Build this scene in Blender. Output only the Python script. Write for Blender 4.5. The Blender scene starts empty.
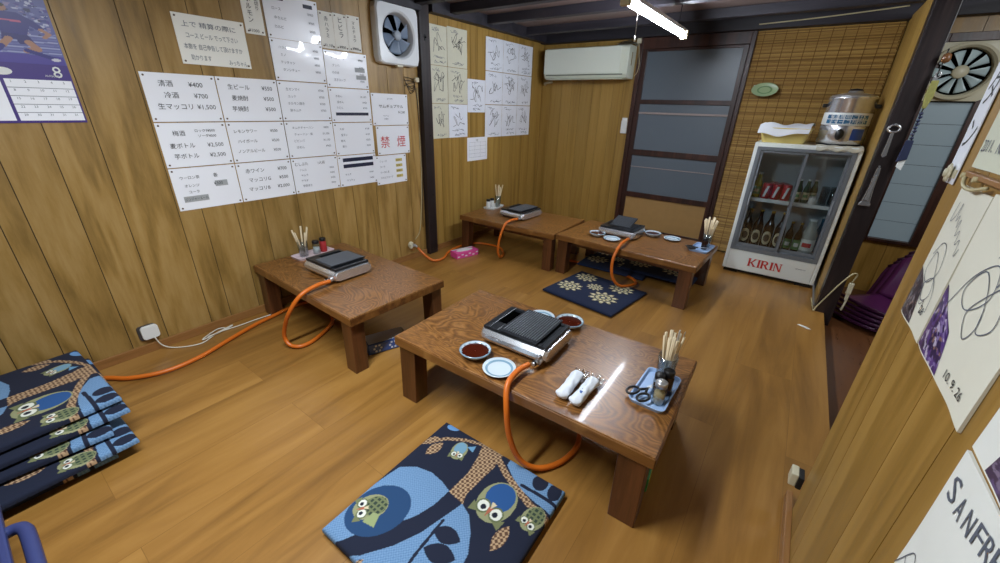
import bpy, bmesh, math, random
import numpy as np
from mathutils import Vector, Matrix, Euler
from mathutils.geometry import interpolate_bezier
PI = math.pi
scene = bpy.context.scene
COL = scene.collection
K = 1.0

# ------------------------------------------------------------------ camera
cam_data = bpy.data.cameras.new('camera')
cam = bpy.data.objects.new('camera', cam_data)
COL.objects.link(cam)
YAW, PITCH, ROLL = -0.6197, 0.4161, -0.0294
fw = Vector((math.sin(YAW)*math.cos(PITCH), math.cos(YAW)*math.cos(PITCH), -math.sin(PITCH)))
rt0 = Vector((math.cos(YAW), -math.sin(YAW), 0)); dn0 = fw.cross(rt0)
rt = math.cos(ROLL)*rt0 + math.sin(ROLL)*dn0
dn = -math.sin(ROLL)*rt0 + math.cos(ROLL)*dn0
m = Matrix((rt, -dn, -fw)).transposed().to_4x4()
m.translation = Vector((0, 0, 1.45))
cam.matrix_world = m
cam_data.sensor_width = 36.0
cam_data.lens = 396.0/1000*36
cam_data.clip_start = 0.02
scene.camera = cam

# ------------------------------------------------------------------ colour management, world
scene.view_settings.view_transform = 'Standard'
scene.view_settings.look = 'None'
scene.view_settings.gamma = 1.0
scene.view_settings.use_curve_mapping = False
scene.view_settings.exposure = 0.88
world = bpy.data.worlds.new('world'); scene.world = world
world.use_nodes = True
world.node_tree.nodes['Background'].inputs[0].default_value = (0.55, 0.68, 0.9, 1)
world.node_tree.nodes['Background'].inputs[1].default_value = 0.35

def area(name, loc, rot, sx, sy, power, color=(1, 1, 1)):
    l = bpy.data.lights.new(name, 'AREA'); l.shape = 'RECTANGLE'; l.size = sx; l.size_y = sy
    l.energy = power; l.color = color
    o = bpy.data.objects.new(name, l); o.location = loc; o.rotation_euler = rot; COL.objects.link(o)
    return o
# the tube over the tables glows itself (built below); an unseen fill is added behind the camera, one lamp in the entrance
area('rear_fill', (-1.25, 0.35, 2.12), (0, 0, 0), 0.12, 1.3, 36, (0.87, 0.94, 1.0))
area('entrance_light', (1.25, 3.2, 2.15), (0.5, 0, 0), 0.3, 0.9, 12, (0.9, 0.96, 1.0))

# ------------------------------------------------------------------ materials
def lin(c):
    return c/12.92 if c <= 0.04045 else ((c+0.055)/1.055)**2.4
def hexc(h):
    h = h.lstrip('#'); return tuple(lin(int(h[i:i+2], 16)/255) for i in (0, 2, 4)) + (1.0,)

def new_mat(name):
    mt = bpy.data.materials.new(name); mt.use_nodes = True
    nt = mt.node_tree; return mt, nt, nt.nodes['Principled BSDF']
def N(nt, t, **kw):
    n = nt.nodes.new(t)
    for k, v in kw.items(): setattr(n, k, v)
    return n
def ramp(nt, stops):
    r = N(nt, 'ShaderNodeValToRGB'); e = r.color_ramp.elements
    e[0].position, e[0].color = stops[0][0], hexc(stops[0][1])
    e[1].position, e[1].color = stops[-1][0], hexc(stops[-1][1])
    for p, c in stops[1:-1]:
        q = e.new(p); q.color = hexc(c)
    return r
def mapping(nt, scale, rot=(0, 0, 0), coord='Object'):
    tc = N(nt, 'ShaderNodeTexCoord'); mp = N(nt, 'ShaderNodeMapping')
    mp.inputs['Scale'].default_value = scale; mp.inputs['Rotation'].default_value = rot
    nt.links.new(tc.outputs[coord], mp.inputs['Vector']); return mp

def plain(name, col, rough=0.5, metal=0.0, noise=0.0, nscale=30, bump=0.0, coat=0.0, trans=0.0, spec=None):
    mt, nt, b = new_mat(name)
    c = hexc(col)
    b.inputs['Base Color'].default_value = c
    b.inputs['Roughness'].default_value = rough; b.inputs['Metallic'].default_value = metal
    b.inputs['Coat Weight'].default_value = coat
    if trans: b.inputs['Transmission Weight'].default_value = trans
    if spec is not None: b.inputs['Specular IOR Level'].default_value = spec
    if noise or bump:
        mp = mapping(nt, (nscale,)*3); nz = N(nt, 'ShaderNodeTexNoise'); nz.inputs['Scale'].default_value = 1.0
        nz.inputs['Detail'].default_value = 4
        nt.links.new(mp.outputs[0], nz.inputs['Vector'])
        if noise:
            mx = N(nt, 'ShaderNodeMix', data_type='RGBA', blend_type='MULTIPLY')
            mx.inputs[0].default_value = 1.0; mx.inputs[6].default_value = c
            mr = N(nt, 'ShaderNodeMapRange'); mr.inputs[3].default_value = 1-noise; mr.inputs[4].default_value = 1+noise
            nt.links.new(nz.outputs[0], mr.inputs[0]); nt.links.new(mr.outputs[0], mx.inputs[7])
            nt.links.new(mx.outputs[2], b.inputs['Base Color'])
        if bump:
            bp = N(nt, 'ShaderNodeBump'); bp.inputs['Strength'].default_value = bump; bp.inputs['Distance'].default_value = 0.002
            nt.links.new(nz.outputs[0], bp.inputs['Height']); nt.links.new(bp.outputs[0], b.inputs['Normal'])
    return mt

def wood(name, dark, mid, light, axis='z', rough=0.45, stretch=14, across=9.0, along=0.7, swirl=0.35, island=0.25, coat=0.0, fine=1.0, wear=None, tone=0.82):
    """long-grained wood: bands distorted by noise, grain running along the given object axis"""
    mt, nt, b = new_mat(name)
    sc = {'x': (along, across, across), 'y': (across, along, across), 'z': (across, across, along)}[axis]
    mp = mapping(nt, sc)
    geo = N(nt, 'ShaderNodeNewGeometry')
    off = N(nt, 'ShaderNodeVectorMath', operation='SCALE'); comb = N(nt, 'ShaderNodeCombineXYZ')
    nt.links.new(geo.outputs['Random Per Island'], comb.inputs[0]); nt.links.new(geo.outputs['Random Per Island'], comb.inputs[2])
    nt.links.new(geo.outputs['Random Per Island'], comb.inputs[1])
    nt.links.new(comb.outputs[0], off.inputs[0]); off.inputs['Scale'].default_value = 37.0
    add = N(nt, 'ShaderNodeVectorMath', operation='ADD')
    nt.links.new(mp.outputs[0], add.inputs[0]); nt.links.new(off.outputs[0], add.inputs[1])
    n1 = N(nt, 'ShaderNodeTexNoise'); n1.inputs['Scale'].default_value = 0.55; n1.inputs['Detail'].default_value = 3; n1.inputs['Distortion'].default_value = swirl
    nt.links.new(add.outputs[0], n1.inputs['Vector'])
    mul = N(nt, 'ShaderNodeMath', operation='MULTIPLY'); mul.inputs[1].default_value = stretch
    nt.links.new(n1.outputs[0], mul.inputs[0])
    sn = N(nt, 'ShaderNodeMath', operation='SINE'); m2 = N(nt, 'ShaderNodeMath', operation='MULTIPLY'); m2.inputs[1].default_value = 2*PI
    nt.links.new(mul.outputs[0], m2.inputs[0]); nt.links.new(m2.outputs[0], sn.inputs[0])
    n2 = N(nt, 'ShaderNodeTexNoise'); n2.inputs['Scale'].default_value = 7.0*fine; n2.inputs['Detail'].default_value = 5; n2.inputs['Roughness'].default_value = 0.65
    nt.links.new(add.outputs[0], n2.inputs['Vector'])
    a1 = N(nt, 'ShaderNodeMapRange'); a1.inputs[1].default_value = -1; a1.inputs[3].default_value = 0.22; a1.inputs[4].default_value = 0.78
    nt.links.new(sn.outputs[0], a1.inputs[0])
    mx = N(nt, 'ShaderNodeMix'); mx.inputs[0].default_value = 0.55
    nt.links.new(a1.outputs[0], mx.inputs[2]); nt.links.new(n2.outputs[0], mx.inputs[3])
    r = ramp(nt, [(0.30, dark), (0.5, mid), (0.70, light)])
    for e_ in r.color_ramp.elements: e_.color = tuple(c_*tone for c_ in e_.color[:3])+(1,)
    nt.links.new(mx.outputs[0], r.inputs[0])
    mr = N(nt, 'ShaderNodeMapRange'); mr.inputs[3].default_value = 1-island; mr.inputs[4].default_value = 1+island*0.6
    nt.links.new(geo.outputs['Random Per Island'], mr.inputs[0])
    fm = N(nt, 'ShaderNodeMix', data_type='RGBA', blend_type='MULTIPLY'); fm.inputs[0].default_value = 1.0
    nt.links.new(r.outputs[0], fm.inputs[6]); nt.links.new(mr.outputs[0], fm.inputs[7])
    out = fm.outputs[2]
    if wear:   # scuffed lighter patches with a shape of their own
        tc = N(nt, 'ShaderNodeTexCoord'); n3 = N(nt, 'ShaderNodeTexNoise'); n3.inputs['Scale'].default_value = wear[1]; n3.inputs['Detail'].default_value = 6
        nt.links.new(tc.outputs['Object'], n3.inputs['Vector'])
        r3 = N(nt, 'ShaderNodeMapRange'); r3.inputs[1].default_value = wear[2]; r3.inputs[2].default_value = wear[2]+0.1; r3.inputs[4].default_value = wear[3]
        nt.links.new(n3.outputs[0], r3.inputs[0])
        wm = N(nt, 'ShaderNodeMix', data_type='RGBA'); wm.inputs[7].default_value = hexc(wear[0])
        nt.links.new(r3.outputs[0], wm.inputs[0]); nt.links.new(out, wm.inputs[6]); out = wm.outputs[2]
    nt.links.new(out, b.inputs['Base Color'])
    rr = N(nt, 'ShaderNodeMapRange'); rr.inputs[3].default_value = max(0.05, rough-0.1); rr.inputs[4].default_value = rough+0.12
    nt.links.new(n2.outputs[0], rr.inputs[0]); nt.links.new(rr.outputs[0], b.inputs['Roughness'])
    b.inputs['Coat Weight'].default_value = coat; b.inputs['Coat Roughness'].default_value = 0.07; b.inputs['Specular IOR Level'].default_value = 0.5
    bp = N(nt, 'ShaderNodeBump'); bp.inputs['Strength'].default_value = 0.12; bp.inputs['Distance'].default_value = 0.001
    nt.links.new(mx.outputs[0], bp.inputs['Height']); nt.links.new(bp.outputs[0], b.inputs['Normal'])
    return mt

def attr_mat(name, rough=0.9, bump=0.3, bscale=900, coat=0.0, sheen=0.0):
    mt, nt, b = new_mat(name)
    a = N(nt, 'ShaderNodeAttribute'); a.attribute_name = 'pattern'
    nt.links.new(a.outputs['Color'], b.inputs['Base Color'])
    b.inputs['Roughness'].default_value = rough; b.inputs['Coat Weight'].default_value = coat
    b.inputs['Sheen Weight'].default_value = sheen
    if bump:
        mp = mapping(nt, (bscale,)*3); nz = N(nt, 'ShaderNodeTexNoise'); nz.inputs['Scale'].default_value = 1
        nt.links.new(mp.outputs[0], nz.inputs['Vector'])
        bp = N(nt, 'ShaderNodeBump'); bp.inputs['Strength'].default_value = bump; bp.inputs['Distance'].default_value = 0.001
        nt.links.new(nz.outputs[0], bp.inputs['Height']); nt.links.new(bp.outputs[0], b.inputs['Normal'])
    return mt

def glassy(name, tint='#ffffff', mixf=0.12, rough=0.05):
    mt = bpy.data.materials.new(name); mt.use_nodes = True; nt = mt.node_tree; nt.nodes.clear()
    o = N(nt, 'ShaderNodeOutputMaterial'); t = N(nt, 'ShaderNodeBsdfTransparent'); g = N(nt, 'ShaderNodeBsdfGlossy')
    t.inputs[0].default_value = hexc(tint); g.inputs['Roughness'].default_value = rough
    lw = N(nt, 'ShaderNodeLayerWeight'); lw.inputs[0].default_value = 0.25
    mr = N(nt, 'ShaderNodeMapRange'); mr.inputs[3].default_value = mixf; mr.inputs[4].default_value = min(1, mixf+0.5)
    mx = N(nt, 'ShaderNodeMixShader')
    nt.links.new(lw.outputs['Facing'], mr.inputs[0]); nt.links.new(mr.outputs[0], mx.inputs[0])
    nt.links.new(t.outputs[0], mx.inputs[1]); nt.links.new(g.outputs[0], mx.inputs[2]); nt.links.new(mx.outputs[0], o.inputs[0])
    return mt

def emitter(name, col, strength):
    mt = bpy.data.materials.new(name); mt.use_nodes = True; nt = mt.node_tree; nt.nodes.clear()
    o = N(nt, 'ShaderNodeOutputMaterial'); e = N(nt, 'ShaderNodeEmission'); e.inputs[0].default_value = hexc(col); e.inputs[1].default_value = strength
    nt.links.new(e.outputs[0], o.inputs[0]); return mt

M = {}
M['panel'] = wood('printed_panel_wood', '#8a6c36', '#a98648', '#ba985c', 'z', 0.42, stretch=7, across=5.5, along=0.75, island=0.16, swirl=0.5)
M['panel_fine'] = wood('fine_panel_wood', '#90702f', '#a8833d', '#b6924c', 'z', 0.45, stretch=2.5, across=14, along=0.5, island=0.10)
M['partition'] = wood('partition_wood', '#93702f', '#ad8540', '#bb944d', 'z', 0.4, stretch=3, across=8, along=0.6, island=0.12)
M['groove'] = plain('groove_dark', '#3a2915', 0.8)
M['trim'] = wood('trim_wood', '#7d5228', '#9a6a38', '#a87945', 'y', 0.45, stretch=3, across=12, island=0.05)
M['dark_wood'] = wood('dark_post_wood', '#1e1718', '#2c2223', '#3a2d2b', 'z', 0.4, stretch=3, across=16, island=0.1)
M['dark_beam'] = wood('dark_beam_wood', '#1c1a22', '#28262f', '#343038', 'x', 0.55, stretch=3, across=12, island=0.15)
M['ceiling'] = wood('ceiling_board', '#776660', '#8a7570', '#9a857e', 'x', 0.45, stretch=3, across=4, along=0.4, island=0.2)
M['door_wood'] = wood('door_wood', '#2b1712', '#40231b', '#4f2e23', 'z', 0.4, stretch=3, across=14, island=0.1)
M['table'] = wood('table_wood', '#5f3c1a', '#86582a', '#a6743e', 'x', 0.32, stretch=36, across=5.6, along=2.0, swirl=1.1, island=0.0, coat=0.14, fine=3.5, wear=('#96765a', 2.6, 0.60, 0.4))
M['table_edge'] = wood('table_edge_wood', '#5a3517', '#7a4d24', '#946532', 'x', 0.35, stretch=5, across=9, along=0.9, island=0.12, coat=0.2, wear=('#b98b4e', 5, 0.62, 0.6))
M['table_leg'] = wood('table_leg_wood', '#4a2915', '#613a1f', '#78492a', 'z', 0.35, stretch=4, across=10, island=0.15, coat=0.2)
M['white_plastic'] = plain('white_plastic', '#dfe2e0', 0.35)
M['cream_plastic'] = plain('cream_plastic', '#cfc9ae', 0.4)
M['ac_plastic'] = plain('ac_plastic', '#d6dccc', 0.35)
M['paper'] = plain('laminated_paper', '#f3f6fd', 0.28, coat=0.5)
M['paper_dull'] = plain('dull_paper', '#f2f2ea', 0.7)
M['paper_cream'] = plain('cream_paper', '#d6d4bf', 0.35, noise=0.05, nscale=20, bump=0.8, coat=0.5)
M['paper_shikishi'] = plain('autograph_board', '#e9edf6', 0.35, noise=0.05, nscale=18, bump=0.8, coat=0.5)
M['ink'] = plain('ink_black', '#20222a', 0.6)
M['ink_grey'] = plain('ink_grey', '#5d6472', 0.6)
M['ink_red'] = plain('ink_red', '#c8343c', 0.6)
M['hl_grey'] = plain('highlight_grey', '#a2a6a8', 0.6)
M['hl_yellow'] = plain('highlight_yellow', '#c9b86a', 0.6)
M['navy_ink'] = plain('navy_bar', '#141a38', 0.5)
M['chrome'] = plain('chrome', '#dddfe4', 0.22, 0.85)
M['steel'] = plain('brushed_steel', '#cccdd0', 0.3, 0.8)
M['black_iron'] = plain('black_iron', '#26292e', 0.30, 0.3)
M['black_plastic'] = plain('black_plastic', '#141417', 0.35)
M['hose'] = plain('orange_rubber', '#cf6a1c', 0.4)
M['white_cord'] = plain('white_cord', '#dad8cc', 0.5)
M['cream_cord'] = plain('cream_cord', '#bfb48c', 0.5)
M['ceramic'] = plain('white_ceramic', '#c9d6de', 0.12, coat=0.4)
M['ceramic_blue'] = plain('blue_glaze', '#7f9fb4', 0.15, coat=0.4)
M['sauce'] = plain('soy_sauce', '#431509', 0.08)
M['tray_blue'] = plain('tray_blue', '#9db9e0', 0.3)
M['tray_pink'] = plain('tray_pink', '#d6c3c9', 0.35)
M['chopstick'] = plain('bamboo_chopstick', '#dccaa8', 0.6, noise=0.1)
M['clear_glass'] = glassy('clear_glass', '#e6eef0', 0.12)
M['door_glass_clear'] = glassy('fridge_glass', '#eef3f5', 0.05, 0.03)
M['towel_wrap'] = plain('wrapped_towel', '#dfe6ef', 0.3, bump=1.0, nscale=90)
M['white_cloth'] = plain('white_cloth', '#d7dade', 0.85, bump=0.5, nscale=60)
M['blue_tub'] = plain('blue_violet_plastic', '#313a68', 0.4)
M['purple'] = plain('purple_plastic', '#572253', 0.3, coat=0.3)
M['purple_dark'] = plain('dark_purple_plastic', '#35122f', 0.35)
M['pink_box'] = plain('pink_print', '#d64a92', 0.5)
M['ridge_highlight'] = plain('ridge_highlight', '#7b8088', 0.28, 0.5)  # paler than the plate: highlights painted into the ridge colour
M['shade_black'] = plain('slot_shade', '#030303', 0.9, spec=0.0)
M['rubber'] = plain('black_rubber', '#101012', 0.6)
M['wall_plain'] = plain('plain_plaster', '#8d7a5c', 0.8)

# ------------------------------------------------------------------ mesh builder
def T(loc=(0, 0, 0), rot=(0, 0, 0), sc=(1, 1, 1)):
    return Matrix.LocRotScale(Vector(loc), Euler(rot), Vector(sc))

class MB:
    def __init__(s): s.v = []; s.f = []; s.mi = []; s.sm = []; s.X = Matrix()
    def add(s, vs, fs, mi=0, X=None, sm=False):
        b = len(s.v); X = s.X @ X if X is not None else s.X
        s.v += [tuple(X @ Vector(p)) for p in vs]
        for f in fs: s.f.append(tuple(b+i for i in f)); s.mi.append(mi); s.sm.append(sm)
    def box(s, c, d, mi=0, X=None):
        x, y, z = c; a, b, h = d[0]/2, d[1]/2, d[2]/2
        vs = [(x-a, y-b, z-h), (x+a, y-b, z-h), (x+a, y+b, z-h), (x-a, y+b, z-h), (x-a, y-b, z+h), (x+a, y-b, z+h), (x+a, y+b, z+h), (x-a, y+b, z+h)]
        s.add(vs, [(0, 3, 2, 1), (4, 5, 6, 7), (0, 1, 5, 4), (1, 2, 6, 5), (2, 3, 7, 6), (3, 0, 4, 7)], mi, X)
    def bx(s, x0, x1, y0, y1, z0, z1, mi=0, X=None):
        s.box(((x0+x1)/2, (y0+y1)/2, (z0+z1)/2), (x1-x0, y1-y0, z1-z0), mi, X)
    def lathe(s, prof, n=24, mi=0, X=None, cap=True, sm=True):
        vs = []; fs = []
        for r, z in prof:
            for i in range(n):
                a = 2*PI*i/n; vs.append((r*math.cos(a), r*math.sin(a), z))
        for j in range(len(prof)-1):
            for i in range(n):
                k = (i+1) % n; fs.append((j*n+i, j*n+k, (j+1)*n+k, (j+1)*n+i))
        s.add(vs, fs, mi, X, sm)
        if cap:
            b = len(s.v)-len(vs)
            if prof[0][0] > 1e-5: s.f.append(tuple(b+i for i in reversed(range(n)))); s.mi.append(mi); s.sm.append(False)
            if prof[-1][0] > 1e-5: s.f.append(tuple(b+(len(prof)-1)*n+i for i in range(n))); s.mi.append(mi); s.sm.append(False)
    def cyl(s, p0, p1, r0, r1=None, n=12, mi=0):
        r1 = r0 if r1 is None else r1
        p0 = Vector(p0); p1 = Vector(p1); d = p1-p0
        q = d.to_track_quat('Z', 'Y').to_matrix().to_4x4(); q.translation = p0
        s.lathe([(r0, 0), (r1, d.length)], n, mi, q)
    def tube(s, pts, r, n=8, mi=0, closed=False):
        pts = [Vector(p) for p in pts]; L = len(pts); vs = []; fs = []; up = None
        for i, p in enumerate(pts):
            if closed: t = pts[(i+1) % L]-pts[i-1]
            else: t = pts[min(i+1, L-1)]-pts[max(i-1, 0)]
            t.normalize()
            if up is None: up = t.orthogonal().normalized()
            up = (up - t*up.dot(t)).normalized(); sd = t.cross(up)
            rr = r[i] if isinstance(r, (list, tuple)) else r
            for k in range(n):
                a = 2*PI*k/n; vs.append(tuple(p + up*math.cos(a)*rr + sd*math.sin(a)*rr))
        for i in range(L if closed else L-1):
            j = (i+1) % L
            for k in range(n):
                q = (k+1) % n; fs.append((i*n+k, i*n+q, j*n+q, j*n+k))
        if not closed:
            fs.append(tuple(reversed(range(n)))); fs.append(tuple((L-1)*n+k for k in range(n)))
        s.add(vs, fs, mi, None, True)
    def prism(s, poly, z0, z1, mi=0, X=None, sm=False):
        n = len(poly); vs = [(p[0], p[1], z0) for p in poly]+[(p[0], p[1], z1) for p in poly]
        fs = [tuple(reversed(range(n))), tuple(range(n, 2*n))]+[(i, (i+1) % n, n+(i+1) % n, n+i) for i in range(n)]
        s.add(vs, fs, mi, X, sm)
    def grid(s, nx, ny, fn, mi=0, X=None, sm=True, flip=False):
        vs = [fn(i/nx, j/ny) for j in range(ny+1) for i in range(nx+1)]
        fs = [(j*(nx+1)+i, j*(nx+1)+i+1, (j+1)*(nx+1)+i+1, (j+1)*(nx+1)+i) for j in range(ny) for i in range(nx)]
        if flip: fs = [tuple(reversed(f)) for f in fs]
        s.add(vs, fs, mi, X, sm)
    def ribbon(s, pts, w, mi=0, X=None, z=0.0):
        """flat ink stroke in the local XY plane"""
        L = len(pts); vs = []
        for i in range(L):
            a = pts[max(i-1, 0)]; b = pts[min(i+1, L-1)]; dx, dy = b[0]-a[0], b[1]-a[1]; l = math.hypot(dx, dy) or 1
            nx, ny = -dy/l*w/2, dx/l*w/2; zz = z + i*1e-7
            vs += [(pts[i][0]+nx, pts[i][1]+ny, zz), (pts[i][0]-nx, pts[i][1]-ny, zz)]
        s.add(vs, [(2*i+1, 2*i+3, 2*i+2, 2*i) for i in range(L-1)], mi, X)
    def text(s, txt, x, y, size, mi=0, X=None, z=0.0, w=None, bold=0.0, rot=0.0, align='l', shear=0.0):
        cu = bpy.data.curves.new('t', 'FONT'); cu.body = txt; cu.size = size; cu.resolution_u = 2; cu.offset = bold*size; cu.shear = shear
        ob = bpy.data.objects.new('t', cu); me = bpy.data.meshes.new_from_object(ob)
        if len(me.vertices):
            xs = [v.co.x for v in me.vertices]; x0, x1 = min(xs), max(xs)
            k = (w/(x1-x0)) if w else 1.0
            c, sn = math.cos(rot), math.sin(rot); vs = []
            sh = {'l': 0, 'c': -(x1-x0)*k/2, 'r': -(x1-x0)*k}[align]
            for v in me.vertices:
                px = (v.co.x-x0)*k+sh; py = v.co.y; vs.append((x+px*c-py*sn, y+px*sn+py*c, z))
            s.add(vs, [tuple(p.vertices) for p in me.polygons], mi, X)
        bpy.data.objects.remove(ob); bpy.data.meshes.remove(me); bpy.data.curves.remove(cu)
    def build(s, name, mats, parent=None, loc=None, bevel=0, seg=2, **tags):
        me = bpy.data.meshes.new(name); me.from_pydata(s.v, [], s.f)
        if not isinstance(mats, (list, tuple)): mats = [mats]
        for q in mats: me.materials.append(q)
        me.polygons.foreach_set('material_index', s.mi); me.polygons.foreach_set('use_smooth', s.sm)
        me.update()
        o = bpy.data.objects.new(name, me); COL.objects.link(o)
        if loc is not None: o.location = loc
        if parent is not None: o.parent = parent
        if bevel:
            bm = o.modifiers.new('bevel', 'BEVEL'); bm.width = bevel; bm.segments = seg; bm.limit_method = 'ANGLE'; bm.angle_limit = math.radians(50)
        for k, v in tags.items(): o[k] = v
        return o

def thing(name, label, cat, loc=(0, 0, 0), rz=0.0, group=None):
    o = bpy.data.objects.new(name, None); COL.objects.link(o); o.empty_display_size = 0.05
    o.location = loc; o.rotation_euler = (0, 0, rz); tag(o, label, cat, group); return o
def tag(o, label, cat, group=None):
    o['label'] = label; o['category'] = cat
    if group: o['group'] = group
    return o
def struct(name, mb, mats, **k):
    return mb.build(name, mats, kind='structure', **k)
def dup(root, label=None, loc=None, rz=None, group=None):
    kids = {}
    for o in list(COL.objects):
        if o.parent: kids.setdefault(o.parent.name, []).append(o)
    def rec(o, par):
        c = o.copy(); COL.objects.link(c)
        if par: c.parent = par; c.matrix_parent_inverse = o.matrix_parent_inverse.copy()
        for ch in kids.get(o.name, []): rec(ch, c)
        return c
    r = rec(root, None)
    if label: r['label'] = label
    if loc is not None: r.location = loc
    if rz is not None: r.rotation_euler[2] = rz
    if group: r['group'] = group
    return r
def spline(pts, n=10):
    """Catmull-Rom through 2-D or 3-D points"""
    P = [np.array(p, float) for p in pts]; P = [2*P[0]-P[1]]+P+[2*P[-1]-P[-2]]; out = []
    for i in range(1, len(P)-2):
        a, b, c, d = P[i-1:i+3]
        for k in range(n):
            t = k/n; out.append(0.5*((2*b)+(-a+c)*t+(2*a-5*b+4*c-d)*t*t+(-a+3*b-3*c+d)*t**3))
    out.append(P[-2]); return [tuple(float(q) for q in p) for p in out]
def rrect(w, h, r, n=5, cx=0, cy=0):
    out = []
    for sx, sy, a0 in ((1, -1, -PI/2), (1, 1, 0), (-1, 1, PI/2), (-1, -1, PI)):
        for k in range(n+1):
            a = a0+PI/2*k/n; out.append((cx+sx*(w/2-r)+r*math.cos(a), cy+sy*(h/2-r)+r*math.sin(a)))
    return out
# ================================================================== THE ROOM
WX = -2.95; BY = 4.95; RX = 0.33      # left wall, back wall, near partition face
def boards_x(mb, x, ys, z0, z1, gap=0.004, th=0.006, side=1):
    """vertical boards on a wall facing +-x, one island per board"""
    for a, b in zip(ys[:-1], ys[1:]):
        xx = (x-th, x) if side > 0 else (x, x+th)
        mb.bx(xx[0], xx[1], a+gap/2, b-gap/2, z0, z1, 0)

# floor: laminate boards running away from the camera
def floor_mat():
    mt, nt, b = new_mat('laminate_floor')
    mp = mapping(nt, (1, 1, 1), (0, 0, PI/2))
    br = N(nt, 'ShaderNodeTexBrick'); br.offset = 0.37; br.squash = 1.0
    br.inputs['Scale'].default_value = 1.0; br.inputs['Brick Width'].default_value = 1.9; br.inputs['Row Height'].default_value = 0.303
    br.inputs['Mortar Size'].default_value = 0.0012; br.inputs['Mortar Smooth'].default_value = 0.3; br.inputs['Bias'].default_value = 0.0
    br.inputs['Color1'].default_value = (0.86, 0.86, 0.86, 1); br.inputs['Color2'].default_value = (1.0, 1.0, 1.0, 1); br.inputs['Mortar'].default_value = (0.45, 0.38, 0.34, 1)
    nt.links.new(mp.outputs[0], br.inputs['Vector'])
    mp2 = mapping(nt, (11, 1.1, 1)); ad = N(nt, 'ShaderNodeVectorMath', operation='ADD')
    sep = N(nt, 'ShaderNodeVectorMath', operation='SCALE'); sep.inputs['Scale'].default_value = 40
    nt.links.new(br.outputs['Color'], sep.inputs[0]); nt.links.new(mp2.outputs[0], ad.inputs[0]); nt.links.new(sep.outputs[0], ad.inputs[1])
    n1 = N(nt, 'ShaderNodeTexNoise'); n1.inputs['Scale'].default_value = 0.8; n1.inputs['Detail'].default_value = 6; n1.inputs['Roughness'].default_value = 0.6; n1.inputs['Distortion'].default_value = 0.6
    nt.links.new(ad.outputs[0], n1.inputs['Vector'])
    r = ramp(nt, [(0.3, '#7d5727'), (0.5, '#966b32'), (0.72, '#a87c3f')])
    nt.links.new(n1.outputs[0], r.inputs[0])
    mx = N(nt, 'ShaderNodeMix', data_type='RGBA', blend_type='MULTIPLY'); mx.inputs[0].default_value = 0.55
    nt.links.new(r.outputs[0], mx.inputs[6]); nt.links.new(br.outputs['Color'], mx.inputs[7]); nt.links.new(mx.outputs[2], b.inputs['Base Color'])
    b.inputs['Roughness'].default_value = 0.33; b.inputs['Coat Weight'].default_value = 0.12; b.inputs['Coat Roughness'].default_value = 0.3
    return mt
mb = MB(); mb.bx(-3.1, 0.40, -1.6, 5.05, -0.05, 0); mb.bx(0.40, 0.475, 1.3, 3.95, -0.05, 0)
struct('floor', mb, floor_mat())
M['step_floor'] = wood('dark_step_floor', '#4a2c18', '#5f3a20', '#6e4628', 'y', 0.3, stretch=3, across=5, island=0.1, coat=0.1)
mb = MB(); mb.bx(0.40, 2.2, -1.6, 5.05, -0.2, -0.10)
struct('floor_entrance', mb, M['step_floor'])

# left wall (boards over a dark backing), two stretches split by the dark post
g1 = [-1.6, -1.38, -1.14, -1.02, -0.84, -0.66, -0.42, -0.30, -0.09, 0.08, 0.17, 0.348, 0.524, 0.766, 0.888, 1.078, 1.25, 1.50, 1.645, 1.80, 1.978, 2.215, 2.43, 2.61, 2.80]
mb = MB(); boards_x(mb, WX, g1, 0, 2.30); mb.bx(WX-0.1, WX-0.005, -1.6, 2.82, 0, 2.30, 1)
struct('wall_left', mb, [M['panel'], M['groove']])
g2 = [2.90, 3.05, 3.20, 3.32, 3.50, 3.62, 3.80, 3.93, 4.08, 4.26, 4.38, 4.52, 4.70, 4.82, 4.95]
mb = MB(); boards_x(mb, WX, g2, 0, 2.30, gap=0.003); mb.bx(WX-0.1, WX-0.005, 2.8, 5.05, 0, 2.30, 1)
struct('wall_left_rear', mb, [M['panel_fine'], M['groove']])
# back wall, left bay
mb = MB(); xs = [-2.95, -2.82, -2.66, -2.52, -2.40, -2.24, -2.13, -1.98, -1.86, -1.72]
for a, b in zip(xs[:-1], xs[1:]): mb.bx(a+0.0015, b-0.0015, BY, BY+0.006, 0, 2.30, 0)
mb.bx(-3.05, -1.72, BY+0.004, BY+0.1, 0, 2.3, 1); mb.bx(-0.66, 0.48, BY+0.02, BY+0.1, 0, 2.3, 1); mb.bx(-1.72, -0.62, BY+0.08, BY+0.1, 0, 2.3, 1)
struct('wall_back', mb, [M['panel_fine'], M['groove']])
# entrance back wall (board strips above and below the far window)
mb = MB()
for a, b in ((0.42, 0.62), (0.62, 0.86), (0.86, 1.06), (1.06, 1.3), (1.3, 1.6), (1.6, 2.2)):
    mb.bx(a+0.002, b-0.002, BY, BY+0.01, 2.06, 2.32, 0); mb.bx(a+0.002, b-0.002, BY, BY+0.01, -0.1, 0.40, 0)
mb.bx(0.42, 0.69, BY, BY+0.01, 0.40, 2.06, 0); mb.bx(1.10, 2.2, BY, BY+0.01, 0.40, 2.06, 0)
mb.bx(0.45, 2.2, BY+0.01, BY+0.03, -0.2, 0.40, 0); mb.bx(0.45, 2.2, BY+0.01, BY+0.03, 2.06, 2.33, 0)
struct('wall_entrance', mb, [M['partition']])
mb = MB(); mb.bx(2.1, 2.2, -1.6, 5.0, -0.1, 2.32); struct('wall_right', mb, M['wall_plain'])
mb = MB(); mb.bx(-3.05, 2.2, -1.7, -1.6, -0.1, 2.32); struct('wall_front', mb, M['wall_plain'])
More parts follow.
